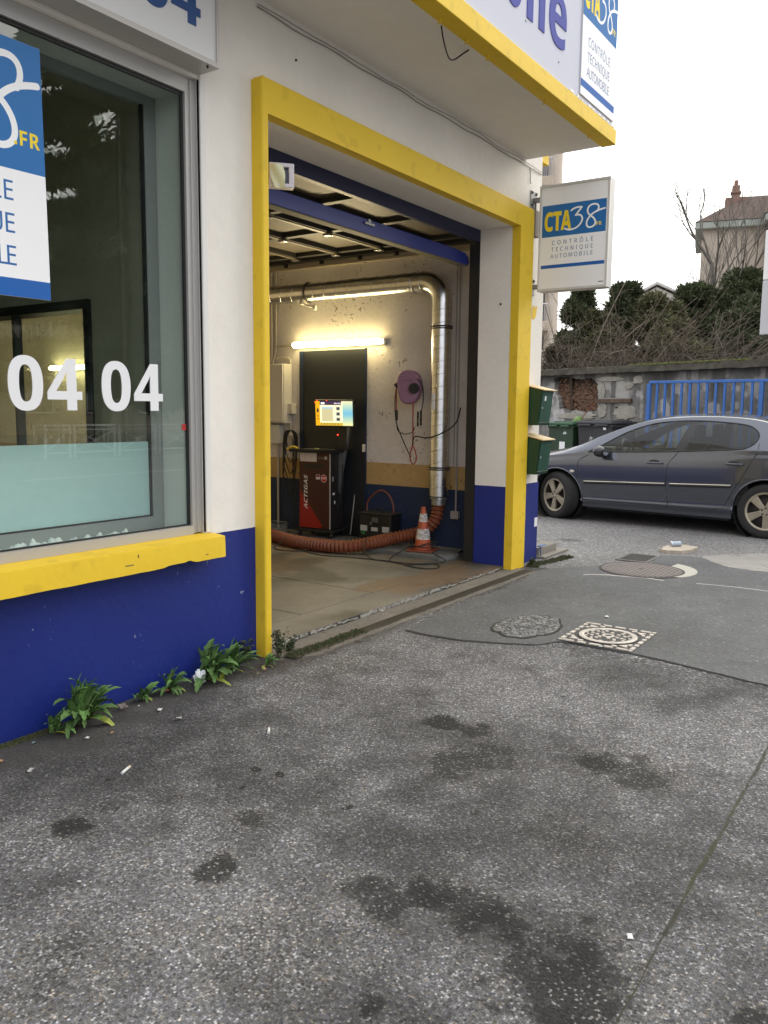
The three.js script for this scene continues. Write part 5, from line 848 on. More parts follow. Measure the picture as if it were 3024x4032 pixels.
  part('underbody', [bx(-0.80, 0.80, 0.17, 0.30, 0.42, 2.30), bx(-0.52, 0.52, 0.17, 0.40, -0.9, 3.55), bx(-0.855, 0.855, 0.20, 0.245, 0.40, 2.33)], M.rubber, car);
  const trim = flat(0.022, 0.022, 0.024, 0.7), fab = flat(0.025, 0.024, 0.024, 0.9);
  part('cabin_floor', [bx(-0.80, 0.80, 0.30, 0.36, 0.4, 2.3), bx(-0.52, 0.52, 0.36, 0.55, 2.3, 3.3), rb(0.79, 0.83, 0.36, 0.93, 0.5, 2.5, 0.01), rb(-0.83, -0.79, 0.36, 0.925, 0.5, 2.5, 0.01), bx(-0.62, 0.62, 0.55, 1.0, 2.72, 3.3)], trim, car);
  part('dashboard', [rb(-0.72, 0.72, 0.62, 0.955, 0.22, 0.62, 0.06, 4), rb(-0.55, -0.2, 0.92, 1.0, 0.42, 0.62, 0.03, 3)], trim, car);
  for (const x of [-0.37, 0.37]) part('seat', [new RoundedBoxGeometry(0.50, 0.16, 0.50, 4, 0.06).translate(x, 0.50, 1.25), new RoundedBoxGeometry(0.48, 0.64, 0.14, 4, 0.06).rotateX(-0.0).translate(0, 0.30, 0).rotateX(0.28).translate(x, 0.56, 1.52), new RoundedBoxGeometry(0.27, 0.19, 0.09, 4, 0.04).translate(x, 1.23, 1.74)], fab, car);
  part('rear_seat', [new RoundedBoxGeometry(1.3, 0.16, 0.5, 4, 0.06).translate(0, 0.52, 2.2), new RoundedBoxGeometry(1.25, 0.58, 0.14, 4, 0.06).translate(0, 0.28, 0).rotateX(0.36).translate(0, 0.58, 2.42), ...[-0.42, 0.42].map((x) => new RoundedBoxGeometry(0.27, 0.16, 0.09, 4, 0.04).translate(x, 1.17, 2.66))], fab, car);
  part('steering_wheel', [new THREE.TorusGeometry(0.185, 0.016, 10, 40).rotateX(-0.35).translate(-0.37, 0.93, 0.80), new THREE.CylinderGeometry(0.065, 0.07, 0.05, 20).rotateX(Math.PI / 2 - 0.35).translate(-0.37, 0.93, 0.79), rod([-0.54, 0.93, 0.80], [-0.20, 0.93, 0.80], 0.014), rod([-0.37, 0.93, 0.80], [-0.37, 0.77, 0.85], 0.016)], M.black, car);
  part('rear_view_mirror', rb(-0.11, 0.11, 1.27, 1.33, 0.98, 1.01, 0.012), M.black, car);
  // wheels
  const tyreP = [[0.222, -0.095], [0.25, -0.104], [0.29, -0.106], [0.314, -0.092], [0.324, -0.07], [0.327, -0.045], [0.321, -0.043], [0.321, -0.037], [0.327, -0.035], [0.328, -0.004], [0.321, -0.003], [0.321, 0.003], [0.328, 0.004], [0.327, 0.035], [0.321, 0.037], [0.321, 0.043], [0.327, 0.045], [0.324, 0.07], [0.314, 0.092], [0.29, 0.106], [0.25, 0.104], [0.222, 0.095]].map((p) => new THREE.Vector2(...p));
  const alloy = std({ map: scaled(wallTex([0.36, 0.32, 0.25], 0.5, 401), 0.5), metalness: 0.65, roughness: 0.42 });
  const wheel = (x, z, steer, phase) => {
    const w = new THREE.Group(); w.name = 'wheel'; w.position.set(x, 0.325, z); w.rotation.y = steer + (x > 0 ? Math.PI : 0); car.add(w);
    part('tyre', new THREE.LatheGeometry(tyreP, 72).rotateZ(Math.PI / 2), std({ color: lc(0.018, 0.0175, 0.017), roughness: 0.85 }), w);
    const sp = []; for (let i = 0; i < 5; i++) { const sh5 = shape([[-0.024, 0.045], [0.024, 0.045], [0.033, 0.12], [0.048, 0.212], [-0.048, 0.212], [-0.033, 0.12]]); const g = new THREE.ExtrudeGeometry(sh5, { depth: 0.022, bevelEnabled: true, bevelSize: 0.006, bevelThickness: 0.008, bevelSegments: 2 }); g.rotateZ(i / 5 * Math.PI * 2 + phase).rotateY(-Math.PI / 2).translate(-0.058, 0, 0); sp.push(g); }
    const lip = new THREE.LatheGeometry([[0.203, 0.088], [0.214, 0.094], [0.226, 0.098], [0.229, 0.092], [0.222, 0.085]].map((p) => new THREE.Vector2(...p)), 64).rotateZ(Math.PI / 2);
    part('rim', [...sp, lip, new THREE.CylinderGeometry(0.062, 0.066, 0.03, 28).rotateZ(Math.PI / 2).translate(-0.07, 0, 0)], alloy, w);
    part('barrel', [new THREE.LatheGeometry([[0.214, 0.094], [0.200, 0.05], [0.195, -0.09]].map((p) => new THREE.Vector2(...p)), 48).rotateZ(Math.PI / 2)], std({ color: lc(0.05, 0.045, 0.04), roughness: 0.6, side: THREE.DoubleSide }), w);
    part('brake_disc', [new THREE.CylinderGeometry(0.15, 0.15, 0.02, 40).rotateZ(Math.PI / 2).translate(-0.005, 0, 0), new THREE.CylinderGeometry(0.205, 0.205, 0.01, 40).rotateZ(Math.PI / 2).translate(0.03, 0, 0)], flat(0.045, 0.035, 0.03, 0.6), w);
    const nuts = []; for (let i = 0; i < 5; i++) { const a = (i + 0.5) / 5 * Math.PI * 2 + phase; nuts.push(new THREE.CylinderGeometry(0.0125, 0.0125, 0.012, 6).rotateZ(Math.PI / 2).translate(-0.084, 0.042 * Math.cos(a), 0.042 * Math.sin(a))); } part('wheel_nuts', nuts, M.steelDark, w);
  };
  wheel(-0.79, 0, -0.40, 0.5); wheel(0.79, 0, -0.40, 0.2); wheel(-0.79, 2.725, 0, 0.75); wheel(0.79, 2.725, 0, 0.1);
}

// ---------- back of the yard: old wall, railing, bins ----------
{
  const w = thing('old_wall', 'weathered grey plaster wall with a mossy coping and a hole showing rubble', 'wall', [15.0, 0, -3.25], -1.9656);
  const wt = texOf(1400, 320, (u, v) => {
    const x = u * 12 - 4, y = v * 2.4, big = fbm(x * 0.9, y * 0.9, 501, 4), md = fbm(x * 4, y * 4, 503, 4), fi = fbm(x * 24, y * 24, 505, 3);
    let g = 0.19 * (0.6 + 0.7 * md) * (0.85 + 0.3 * fi), r = 1.03, b = 0.95;
    const pale = sst(0.54, 0.60, fbm(x * 1.9 + 3, y * 1.9, 507, 5)); g = mix(g, 0.36 * (0.85 + 0.3 * fi), pale * 0.8);
    const st = sst(0.48, 0.62, fbm(x * 5.5, y * 0.35 + 2, 509, 4)) * sst(0.6, 2.3, y + 0.5 * big); g = mix(g, 0.045, st * 0.75);
    const tp = sst(1.78 + 0.5 * (md - 0.5) + 0.2 * big, 2.2, y); g = mix(g, 0.042 * (0.7 + 0.6 * fi), tp * 0.8);
    const wh = sst(0.60, 0.66, fbm(x * 3.2 + 9, y * 2.1, 511, 4)) * sst(1.0, 1.4, y) * sst(2.1, 1.7, y); g = mix(g, 0.46, wh * 0.55);
    const bl = sst(0.2, 0.6, wh); return [g * r, g, g * (b + 0.06 * bl)];
  });
  wt.wrapS = wt.wrapT = THREE.ClampToEdgeWrapping;
  const wm = std({ map: wt, roughness: 0.95, bumpMap: scaled(bumpTex(26, 15), 1), bumpScale: 0.01 });
  wm.bumpMap.repeat.set(8, 2);
  const sh0 = shape([[-4, 0], [8, 0], [8, 2.16], [-4, 2.16]]);
  const hp = []; const hole = [[0.36, 2.10], [0.67, 2.12], [1.06, 2.07], [1.29, 2.08], [1.44, 1.98], [1.47, 1.75], [1.46, 1.49], [1.16, 1.46], [0.83, 1.50], [0.52, 1.53], [0.49, 1.71], [0.38, 1.84]];
  hole.forEach((p, i) => { const q = hole[(i + 1) % hole.length]; for (let k = 0; k < 6; k++) hp.push(new THREE.Vector2(mix(p[0], q[0], k / 6) + 0.035 * (vn(i * 6 + k, 1, 521) - 0.5), mix(p[1], q[1], k / 6) + 0.035 * (vn(i * 6 + k, 5, 521) - 0.5))); });
  const P1 = new THREE.Path(hp); sh0.holes.push(P1); sh0.holes.push(new THREE.Path([[1.86, 1.56], [1.95, 1.57], [1.99, 1.55], [2.01, 1.50], [1.93, 1.51], [1.87, 1.52]].map((p) => new THREE.Vector2(...p))));
  const g = join(new THREE.ExtrudeGeometry(sh0, { depth: 0.13, bevelEnabled: false }).translate(0, 0, -0.13)), p = g.attributes.position, uv = new Float32Array(p.count * 2);
  for (let i = 0; i < p.count; i++) { uv[i * 2] = (p.getX(i) + 4) / 12; uv[i * 2 + 1] = p.getY(i) / 2.4; } g.setAttribute('uv', new THREE.BufferAttribute(uv, 2));
  part('plaster', g, wm, w, true);
  part('core', bx(-4, 8, 0, 2.16, -0.42, -0.131), flat(0.035, 0.022, 0.016, 0.95), w);
  const rub = []; for (let i = 0; i < 900; i++) { const x = rr(0.36, 1.5), y = rr(1.45, 2.12); let r = false; for (let a = 0, b = hp.length - 1; a < hp.length; b = a++) if ((hp[a].y > y) !== (hp[b].y > y) && x < (hp[b].x - hp[a].x) * (y - hp[a].y) / (hp[b].y - hp[a].y) + hp[a].x) r = !r; if (!r) continue; const q = new THREE.DodecahedronGeometry(rr(0.016, 0.05), 0); q.rotateX(rr(0, 6)).rotateY(rr(0, 6)).scale(1.3, 0.7, 0.8).rotateZ(rr(-0.7, 0.7)); rub.push(q.translate(x, y, -0.125 + rr(-0.02, 0.025) - 0.05 * sst(1.75, 2.1, y))); }
  const rm = part('rubble', rub, std({ map: scaled(texOf(256, 256, (u, v) => { const a = stones(u * 0.6, v * 0.6, 0.045, 523)[0], f = fbm(u * 20, v * 20, 524, 3); return [0.10 + 0.15 * a * f, 0.055 + 0.095 * a * f, 0.036 + 0.065 * a * f]; }), 0.6), roughness: 0.95 }), w); rm.userData.kind = 'stuff';
  part('timber_post', new THREE.BoxGeometry(0.07, 0.62, 0.04).rotateZ(0.10).translate(0.74, 1.82, -0.09), flat(0.05, 0.032, 0.02, 0.9), w);
  const lumps = [[2.16, 1.93, 0.10, 0.055], [1.56, 1.82, 0.07, 0.16], [2.1, 1.47, 0.24, 0.12], [1.58, 1.50, 0.09, 0.13], [0.9, 1.40, 0.50, 0.05], [2.35, 2.02, 0.10, 0.06], [1.72, 2.05, 0.28, 0.04]];
  lumps.forEach(([x, y, a, b], k) => { const c = []; for (let i = 0; i < 26; i++) { const t = i / 26 * 6.2832, r = 1 + 0.5 * (vn(i * 0.8, k, 527) - 0.5); c.push([x + a * r * Math.cos(t), y + b * r * Math.sin(t)]); } part('plaster_flake', new THREE.ExtrudeGeometry(shape(c), { depth: 0.014, bevelEnabled: true, bevelSize: 0.006, bevelThickness: 0.005, bevelSegments: 1 }).translate(0, 0, 0.0005), std({ map: scaled(wallTex([0.30, 0.285, 0.25], 0.6, 528 + k), 0.8), roughness: 0.95 }), w); });
  part('rusty_ledge', rb(1.48, 2.24, 1.635, 1.70, -0.01, 0.045, 0.006), std({ map: scaled(wallTex([0.11, 0.075, 0.05], 0.9, 531, 0.1), 0.5), roughness: 0.9 }), w);
  part('ledge_mortar', rb(1.49, 2.22, 1.70, 1.722, 0.0, 0.03, 0.006), flat(0.24, 0.22, 0.20, 0.95), w);
  const cg = new THREE.BoxGeometry(12, 0.11, 0.56, 400, 3, 10), cp = cg.attributes.position; for (let i = 0; i < cp.count; i++) { const x = cp.getX(i), y = cp.getY(i), z = cp.getZ(i); cp.setXYZ(i, x, y + 0.035 * (fbm(x * 6, z * 6, 533, 4) - 0.5) * (y > 0 ? 1.3 : 0.6), z + 0.03 * (fbm(x * 7, y * 12, 535, 3) - 0.5)); } cg.computeVertexNormals();
  part('coping', cg.translate(2, 2.205, -0.16), std({ map: scaled(texOf(512, 256, (u, v) => { const n = fbm(u * 24, v * 24, 537, 4), m = 0.8 * sst(0.60, 0.70, fbm(u * 9, v * 9, 539, 4)); return [mix(0.075 * (0.5 + n), 0.085, m), mix(0.068 * (0.5 + n), 0.092, m), mix(0.055 * (0.5 + n), 0.03, m)]; }), 2), roughness: 1 }), w);
  const mo = []; for (let i = 0; i < 1500; i++) { const x = rr(2.0, 4.4), k = fbm(x * 3, 2, 541, 3); if (k < 0.42) continue; const q = new THREE.ConeGeometry(rr(0.010, 0.022), rr(0.02, 0.05), 5); q.rotateX(rr(-0.6, 0.6)).rotateZ(rr(-0.6, 0.6)); mo.push(q.translate(x, 2.272 + rr(-0.01, 0.005), rr(-0.05, 0.12))); }
  const mm = part('moss', mo, flat(0.075, 0.085, 0.02, 1), w); mm.userData.kind = 'stuff';
  struct('yard_kerb', (() => { const q = bx(-4, 4.5, -0.1, 0.19, 0.0, 1.0); q.rotateY(-1.9656); return q.translate(15.0, 0, -3.25); })(), concreteMat);
  // bins stand along this wall
  const bin = (name, label, lx, wd, h, col, lid) => {
    const c = Math.cos(-1.9656), s = Math.sin(-1.9656), d = 0.45, b = thing(name, label, 'wheelie bin', [15.0 + c * lx + s * d, 0.19, -3.25 - s * lx + c * d], -1.9656, undefined);
    const bodyM = std({ map: scaled(wallTex(col, 0.35, 545), 1), roughness: 0.55 }), lidM = std({ map: scaled(wallTex(lid, 0.35, 547), 1), roughness: 0.5 });
    const t = new THREE.CylinderGeometry(wd * 0.7071, wd * 0.60, h - 0.12, 4, 1).rotateY(Math.PI / 4).scale(1, 1, 0.58 / wd).translate(0, 0.06 + (h - 0.12) / 2, 0); t.computeVertexNormals();
    part('body', clean(t), bodyM, b); part('rim', rb(-wd / 2 - 0.015, wd / 2 + 0.015, h - 0.10, h - 0.055, -0.305, 0.305, 0.01), bodyM, b);
    const l = part('lid', [rb(-wd / 2 - 0.02, wd / 2 + 0.02, h - 0.05, h, -0.32, 0.33, 0.018, 3), rb(-wd / 2 + 0.06, wd / 2 - 0.06, h - 0.002, h + 0.018, -0.25, 0.22, 0.009)], lidM, b);
    part('lid_handle', [rb(-wd / 2 + 0.06, -0.05, h - 0.075, h - 0.05, 0.31, 0.35, 0.006), rb(0.05, wd / 2 - 0.06, h - 0.075, h - 0.05, 0.31, 0.35, 0.006)], lidM, l);
    for (const x of [-1, 1]) part('wheel', new THREE.CylinderGeometry(0.1, 0.1, 0.05, 20).rotateZ(Math.PI / 2).translate(x * (wd / 2 - 0.08), 0.1, -0.26), M.rubber, b);
    return b;
  };
  const g1 = bin('wheelie_bin', 'dark green wheelie bin with a white notice, beside the old wall', 1.31, 0.60, 1.10, [0.016, 0.042, 0.018], [0.04, 0.10, 0.055]);
  part('notice', bx(-0.03, 0.10, 0.62, 0.76, 0.268, 0.283), M.printWhite, g1); part('emblem', new THREE.ExtrudeGeometry(shape([[0, 0], [0.03, 0.012], [0.07, 0.008], [0.085, 0.03], [0.05, 0.05], [0.045, 0.065], [0.03, 0.05], [0.0, 0.035]]), { depth: 0.003, bevelEnabled: false }).translate(0.06, 0.885, 0.283), flat(0.5, 0.56, 0.58, 0.5), g1);
  const g2 = bin('wheelie_bin', 'dark grey wheelie bin with a white scribbled mark next to the green one', 2.10, 0.76, 1.13, [0.032, 0.032, 0.038], [0.045, 0.045, 0.055]);
  part('emblem', [rod([-0.12, 0.80, 0.282], [-0.09, 0.86, 0.285], 0.007), rod([-0.10, 0.86, 0.285], [-0.05, 0.84, 0.285], 0.007), rod([-0.07, 0.78, 0.282], [-0.08, 0.87, 0.286], 0.007), rod([-0.06, 0.83, 0.284], [-0.02, 0.86, 0.286], 0.006), rb(-0.13, -0.02, 0.745, 0.762, 0.27, 0.284, 0.003)], flat(0.5, 0.5, 0.5, 0.6), g2);
  part('label', rb(0.20, 0.26, 0.99, 1.03, 0.3, 0.308, 0.002), M.printWhite, g2);
  solo('green_bag', (() => { const q = new THREE.IcosahedronGeometry(0.075, 4), pp = q.attributes.position; for (let i = 0; i < pp.count; i++) { const k = 0.75 + 0.5 * fbm(pp.getX(i) * 22 + 3, pp.getY(i) * 22 + pp.getZ(i) * 17, 549, 3); pp.setXYZ(i, pp.getX(i) * k, pp.getY(i) * k * 1.1, pp.getZ(i) * k); } q.computeVertexNormals(); return q.translate(13.92, 1.32, -2.05); })(), flat(0.14, 0.24, 0.06, 0.35), 'small green plastic bag sticking out under the lid of the green bin', 'bag', [13.92, 1.25, -2.05]);
  solo('rusty_rod', rod([14.02, 1.25, -2.12], [13.86, 1.62, -1.76], 0.008), flat(0.20, 0.07, 0.03, 0.9), 'thin rust orange rod leaning on the old wall over the bins', 'rod', [14.0, 1.3, -2]);
}
{ // blue railing in front of the old wall
  const a = [13.22, -0.63], b = [12.62, 3.46], L = Math.hypot(b[0] - a[0], b[1] - a[1]), ang = Math.atan2(-(b[1] - a[1]), b[0] - a[0]);
  const r = thing('railing', 'bright blue tubular steel railing with upright bars in front of the old wall', 'railing', [a[0], 0, a[1]], ang);
  const blue = std({ map: scaled(wallTex([0.035, 0.135, 0.42], 0.3, 551, 0.04, [2.0, 0.6, 0.3]), 0.6), roughness: 0.5 });
  part('top_rail', [rb(0, L, 1.925, 1.968, -0.025, 0.025, 0.006)], blue, r); part('bottom_rail', rb(0, L, 0.42, 0.46, -0.02, 0.02, 0.005), blue, r);
  for (let k = 0; k * 0.131 < L; k++) { const x = k * 0.131; if (k % 13 === 0) part('post', rb(x - 0.03, x + 0.03, 0, 1.925, -0.03, 0.03, 0.006), blue, r); else part('bar', rb(x - 0.0175, x + 0.0175, 0.46, 1.925, -0.0175, 0.0175, 0.004), blue, r); }
}
// ---------- vegetation behind the wall ----------
function sprayGeo(n, len, wd, s) { // a little fan of narrow blades
  const P = []; seed = s; for (let i = 0; i < n; i++) { const a = rr(0, 6.283), e = rr(-0.3, 1.1), l = len * rr(0.6, 1.2), d = new THREE.Vector3(Math.cos(a) * Math.cos(e), Math.sin(e), Math.sin(a) * Math.cos(e)), t = new THREE.Vector3(-Math.sin(a), rr(-0.5, 0.5), Math.cos(a)).multiplyScalar(wd), b = d.clone().multiplyScalar(l * 0.1), m = d.clone().multiplyScalar(l * 0.55), q = d.clone().multiplyScalar(l); q.y -= l * 0.12; P.push(b, m.clone().add(t), q, b, q, m.clone().sub(t)); }
  const g = new THREE.BufferGeometry().setFromPoints(P); g.computeVertexNormals(); return wuv(g);
}
const spray = sprayGeo(9, 0.17, 0.017, 601), spray2 = sprayGeo(8, 0.13, 0.026, 603);
const leafM = (r, g, b) => std({ color: lc(r, g, b), roughness: 0.75, side: THREE.DoubleSide });
function crown(parent, geo, mat, n, shapeFn, s, tone) {
  seed = s; const im = new THREE.InstancedMesh(geo, mat, n), d = new THREE.Object3D(), c = new THREE.Color();
  for (let i = 0; i < n; i++) { const p = shapeFn(i); d.position.set(p[0], p[1], p[2]); d.rotation.set(rr(-0.7, 0.7), rr(0, 6.28), rr(-0.7, 0.7)); d.scale.setScalar(rr(0.7, 1.5) * (p[3] ?? 1)); d.updateMatrix(); im.setMatrixAt(i, d.matrix); const k = rr(0.6, 1.35) * (0.7 + 0.6 * vn(p[0] * 2.5, p[1] * 2.5 + p[2], 605)); c.setRGB(k * tone[0], k * tone[1], k * tone[2]); im.setColorAt(i, c); }
  im.name = 'crown'; im.userData.kind = 'stuff'; im.castShadow = im.receiveShadow = true; parent.add(im); return im;
}
function conifer(label, x, z, y0, h, r, n, tone, s, name = 'conifer_shrub', cat = 'conifer', group) {
  const t = thing(name, label, cat, [x, y0, z], 0, group);
  part('trunk', [rod([0, 0, 0], [0, h * 0.9, 0], 0.07, 8, 0.02)], flat(0.05, 0.035, 0.025, 0.95), t);
  seed = s; const lobes = []; for (let i = 0; i < 46; i++) { const v = Math.pow(rnd(), 0.75), a = rr(0, 6.283), R = r * (1 - v * 0.80) * rr(0.55, 1.0); lobes.push([R * Math.cos(a), v * h, R * Math.sin(a), r * rr(0.22, 0.36) * (1 - 0.5 * v)]); } lobes.push([0, h * 0.97, 0, r * 0.14]);
  crown(t, spray, std({ color: lc(1, 1, 1), roughness: 0.8, side: THREE.DoubleSide }), n, () => { const l = lobes[Math.floor(rnd() * lobes.length)], a = rr(0, 6.283), e = Math.asin(rr(-1, 1)), q = l[3] * Math.pow(rnd(), 0.4); return [l[0] + q * Math.cos(a) * Math.cos(e), Math.max(0, l[1] + 0.8 * q * Math.sin(e)), l[2] + q * Math.sin(a) * Math.cos(e)]; }, s + 1, tone);
  return t;
}
const dk = [0.072, 0.090, 0.042], ol = [0.110, 0.112, 0.054], br = [0.105, 0.088, 0.058];
conifer('dark green conifer at the left end of the bushes, below the projecting sign', 18.6, -3.85, 0.8, 3.4, 0.95, 8500, dk, 611);
conifer('dark pointed conifer with an olive tip in the left middle of the bushes', 19.2, -3.05, 0.8, 3.5, 1.05, 8500, dk, 613);
conifer('olive green shrubby conifer in front of the pointed ones', 18.4, -3.3, 0.8, 2.75, 1.15, 8500, ol, 615);
conifer('brownish green shrub in the middle of the bushes below the white gable', 19.0, -2.3, 0.8, 3.2, 1.25, 9500, ol, 617);
conifer('tall dark conifer beneath the bare tree', 19.9, -1.6, 0.8, 3.5, 1.3, 9500, dk, 619);
conifer('broad dark conifer right of the bare tree', 20.3, -0.65, 0.8, 3.8, 1.4, 11000, dk, 621);
conifer('dark conifer at the right picture edge behind the old wall', 20.5, 0.5, 0.8, 4.0, 1.5, 11000, dk, 623);
conifer('low brown green shrub leaning over the old wall near the middle', 18.0, -1.6, 1.0, 2.3, 1.3, 8000, ol, 625);
conifer('low dark shrub behind the blue railing and the old wall', 18.6, -0.3, 1.0, 2.7, 1.5, 9000, dk, 627);
conifer('low thin brown shrub behind the wall next to the pier', 17.6, -3.95, 1.2, 1.55, 0.8, 3000, br, 629);
struct('garden_soil', bx(15.4, 40, 0, 0.9, -14, 12), flat(0.05, 0.04, 0.03, 1));
// bare arching stems
function stems(label, x, y, z, n, len, s, lean, col, group) {
  seed = s; const t = thing('bare_shrub', label, 'bare shrub', [x, y, z], 0, group), g = [];
  for (let i = 0; i < n; i++) {
    const a = rr(0, 6.283), l = len * rr(0.45, 1.1), sp = rr(0.15, 1.1), dx = Math.cos(a) * sp + lean[0], dz = Math.sin(a) * sp + lean[1], bxx = rr(-0.5, 0.5), bz = rr(-0.5, 0.5), dr = rr(0.0, 0.6), tw1 = rr(-0.35, 0.35), tw2 = rr(-0.35, 0.35);
    const pts = []; for (let k = 0; k <= 5; k++) { const q = k / 5; pts.push([bxx + dx * l * q + tw1 * q * q + 0.07 * (rnd() - 0.5) * q, l * q * (1 - dr * q) * 0.95, bz + dz * l * q + tw2 * q * q + 0.07 * (rnd() - 0.5) * q]); }
    g.push(tube(pts, rnd() < 0.10 ? rr(0.007, 0.011) : rr(0.0025, 0.0055), 3, 10));
    for (let e = 0; e < 3; e++) { const p = pts[2 + (e % 3)], q = [p[0] + rr(-0.4, 0.4), p[1] + rr(-0.1, 0.35), p[2] + rr(-0.4, 0.4)], m = [(p[0] + q[0]) / 2 + rr(-0.06, 0.06), (p[1] + q[1]) / 2 + rr(0, 0.08), (p[2] + q[2]) / 2]; g.push(tube([p, m, q], 0.0028, 3, 4)); }
    if (rnd() < 0.6) { const p = pts[3], q = [p[0] + rr(-0.35, 0.35), p[1] + rr(0.05, 0.4), p[2] + rr(-0.35, 0.35)]; g.push(rod(p, q, 0.004, 3, 0.002)); }
  }
  part('stems', g, flat(...col, 0.9), t); return t;
}
stems('tangle of bare brown stems behind the wall just right of the pier', 16.9, 1.3, -3.7, 190, 2.5, 651, [0.1, 0.15], [0.13, 0.105, 0.082]);
stems('upright pale bare stems standing before the left conifers', 17.3, 1.4, -3.25, 70, 3.2, 653, [-0.05, 0.1], [0.22, 0.175, 0.14]);
stems('bare reddish brown stems arching over the middle of the old wall', 17.0, 1.2, -2.3, 230, 2.9, 655, [0.1, 0.25], [0.13, 0.10, 0.08]);
stems('bare grey stems leaning right behind the blue railing', 17.0, 1.2, -1.2, 190, 2.8, 657, [0.1, 0.4], [0.16, 0.13, 0.105]);
stems('thin bare stems at the right end of the old wall', 16.8, 1.2, -0.1, 130, 2.6, 659, [0.1, 0.2], [0.16, 0.13, 0.11]);
{ // bare tree
  seed = 671; const t = thing('bare_tree', 'leafless grey tree with a forked trunk standing before the tall house', 'tree', [20.6, 0.9, -1.36]), tr = [], tw = [];
  const grow = (p, d, l, r, k) => {
    const q = p.clone().addScaledVector(d, l), m = p.clone().lerp(q, 0.5).add(new THREE.Vector3(rr(-1, 1), rr(-0.3, 0.3), rr(-1, 1)).multiplyScalar(l * 0.06));
    const g = tube([p.toArray(), m.toArray(), q.toArray()], r, k < 2 ? 8 : 4, 6), pos = g.attributes.position; // taper
    const rs = (k < 2 ? 8 : 4) + 1, c = new THREE.CatmullRomCurve3([p, m, q]); for (let i = 0; i <= 6; i++) { const o = c.getPointAt(i / 6), f = 1 - 0.34 * i / 6; for (let j = 0; j < rs; j++) { const e = i * rs + j; pos.setXYZ(e, o.x + (pos.getX(e) - o.x) * f, o.y + (pos.getY(e) - o.y) * f, o.z + (pos.getZ(e) - o.z) * f); } }
    (k < 3 ? tr : tw).push(g); if (k >= 6 || r < 0.0016) return;
    const n = k < 1 ? 6 : k < 5 ? 3 : 2;
    for (let i = 0; i < n; i++) { const s = k < 1 ? 0.62 : 0.5, e = d.clone().multiplyScalar(1.0).add(new THREE.Vector3(rr(-1, 1), rr(-0.25, 0.55), rr(-1, 1)).multiplyScalar(s)).normalize(); grow(i === 0 ? q.clone() : p.clone().lerp(q, rr(0.55, 1)), e, k < 1 ? rr(0.9, 1.6) : l * rr(0.55, 0.82), r * (i === 0 ? (k < 1 ? 0.5 : 0.62) : k < 1 ? rr(0.22, 0.34) : 0.48), k + 1); }
  };
  grow(new THREE.Vector3(0, 0, 0), new THREE.Vector3(0.02, 1, 0.01).normalize(), 2.75, 0.125, 0);
  const bark = std({ map: scaled(wallTex([0.14, 0.125, 0.108], 0.6, 673), 0.5), roughness: 0.95 }); part('trunk', tr, bark, t); part('twigs', tw, bark, t);
}
// ---------- buildings beyond ----------
const TH = -0.972, cT = Math.cos(TH), sT = Math.sin(TH);
{
  const d = 60, h = thing('tall_house', 'tall beige house with a brown tiled hip roof and one chimney, behind the bare tree', 'house', [63.85, 0, -12.55], -1.328);
  const wallM = std({ map: scaled(wallTex([0.46, 0.40, 0.335], 0.16, 701), 6), roughness: 0.95 }), roofM = std({ map: scaled(texOf(512, 512, (u, v) => { const row = (v * 24) % 1, n = fbm(u * 40, v * 40, 703, 3), k = H(Math.floor(u * 30), Math.floor(v * 24), 705); const m = (0.6 + 0.5 * n) * (0.8 + 0.4 * k) * (row < 0.12 ? 0.6 : 1); return [0.105 * m, 0.066 * m, 0.053 * m]; }), 5), roughness: 0.9 });
  part('wall', [bx(0, 4.3, 0, 14.6, -9, 0), bx(4.3, 14, 0, 14.6, -9, 1.6)], wallM, h);
  part('cornice', [rb(-0.45, 4.3, 14.6, 15.1, -9.4, 0.45, 0.08), rb(4.0, 14.4, 14.6, 15.1, -9.4, 2.05, 0.08)], flat(0.36, 0.40, 0.36, 0.8), h);
  const hip = (x0, x1, z0, z1, y0, y1, r) => { const P = [[x0, y0, z1], [x1, y0, z1], [x1, y0, z0], [x0, y0, z0], [x0 + r, y1, (z0 + z1) / 2], [x1 - 0.1, y1, (z0 + z1) / 2]], F = [[0, 1, 5], [0, 5, 4], [1, 2, 5], [2, 3, 4], [2, 4, 5], [3, 0, 4]]; const g = new THREE.BufferGeometry(); g.setAttribute('position', new THREE.Float32BufferAttribute(F.flatMap((f) => f.flatMap((i) => P[i])), 3)); g.computeVertexNormals(); return g; };
  part('roof', [hip(-0.5, 8, -9.4, 0.5, 15.1, 17.75, 3.4), hip(3.95, 14.4, -9.4, 2.1, 15.1, 18.4, 3.0)], roofM, h);
  const ch = part('chimney', [rb(1.95, 2.5, 16, 18.5, -4.4, -3.8, 0.05), rb(1.85, 2.6, 17.9, 18.05, -4.5, -3.7, 0.04), rb(1.5, 3.0, 16, 17.6, -4.6, -3.6, 0.06)], flat(0.24, 0.15, 0.12, 0.9), h); part('pot', [new THREE.CylinderGeometry(0.14, 0.17, 0.5, 12).translate(2.22, 18.65, -4.1)], flat(0.26, 0.14, 0.1, 0.9), ch);
  for (const y of [6.2, 9.4]) part('window', [bx(1.6, 2.7, y, y + 1.6, 0.003, 0.05)], flat(0.06, 0.06, 0.065, 0.2), h);
  part('corner_drain', rod([4.24, 0, 0.08], [4.24, 14.6, 0.08], 0.07), flat(0.30, 0.27, 0.24, 0.7), h);
}
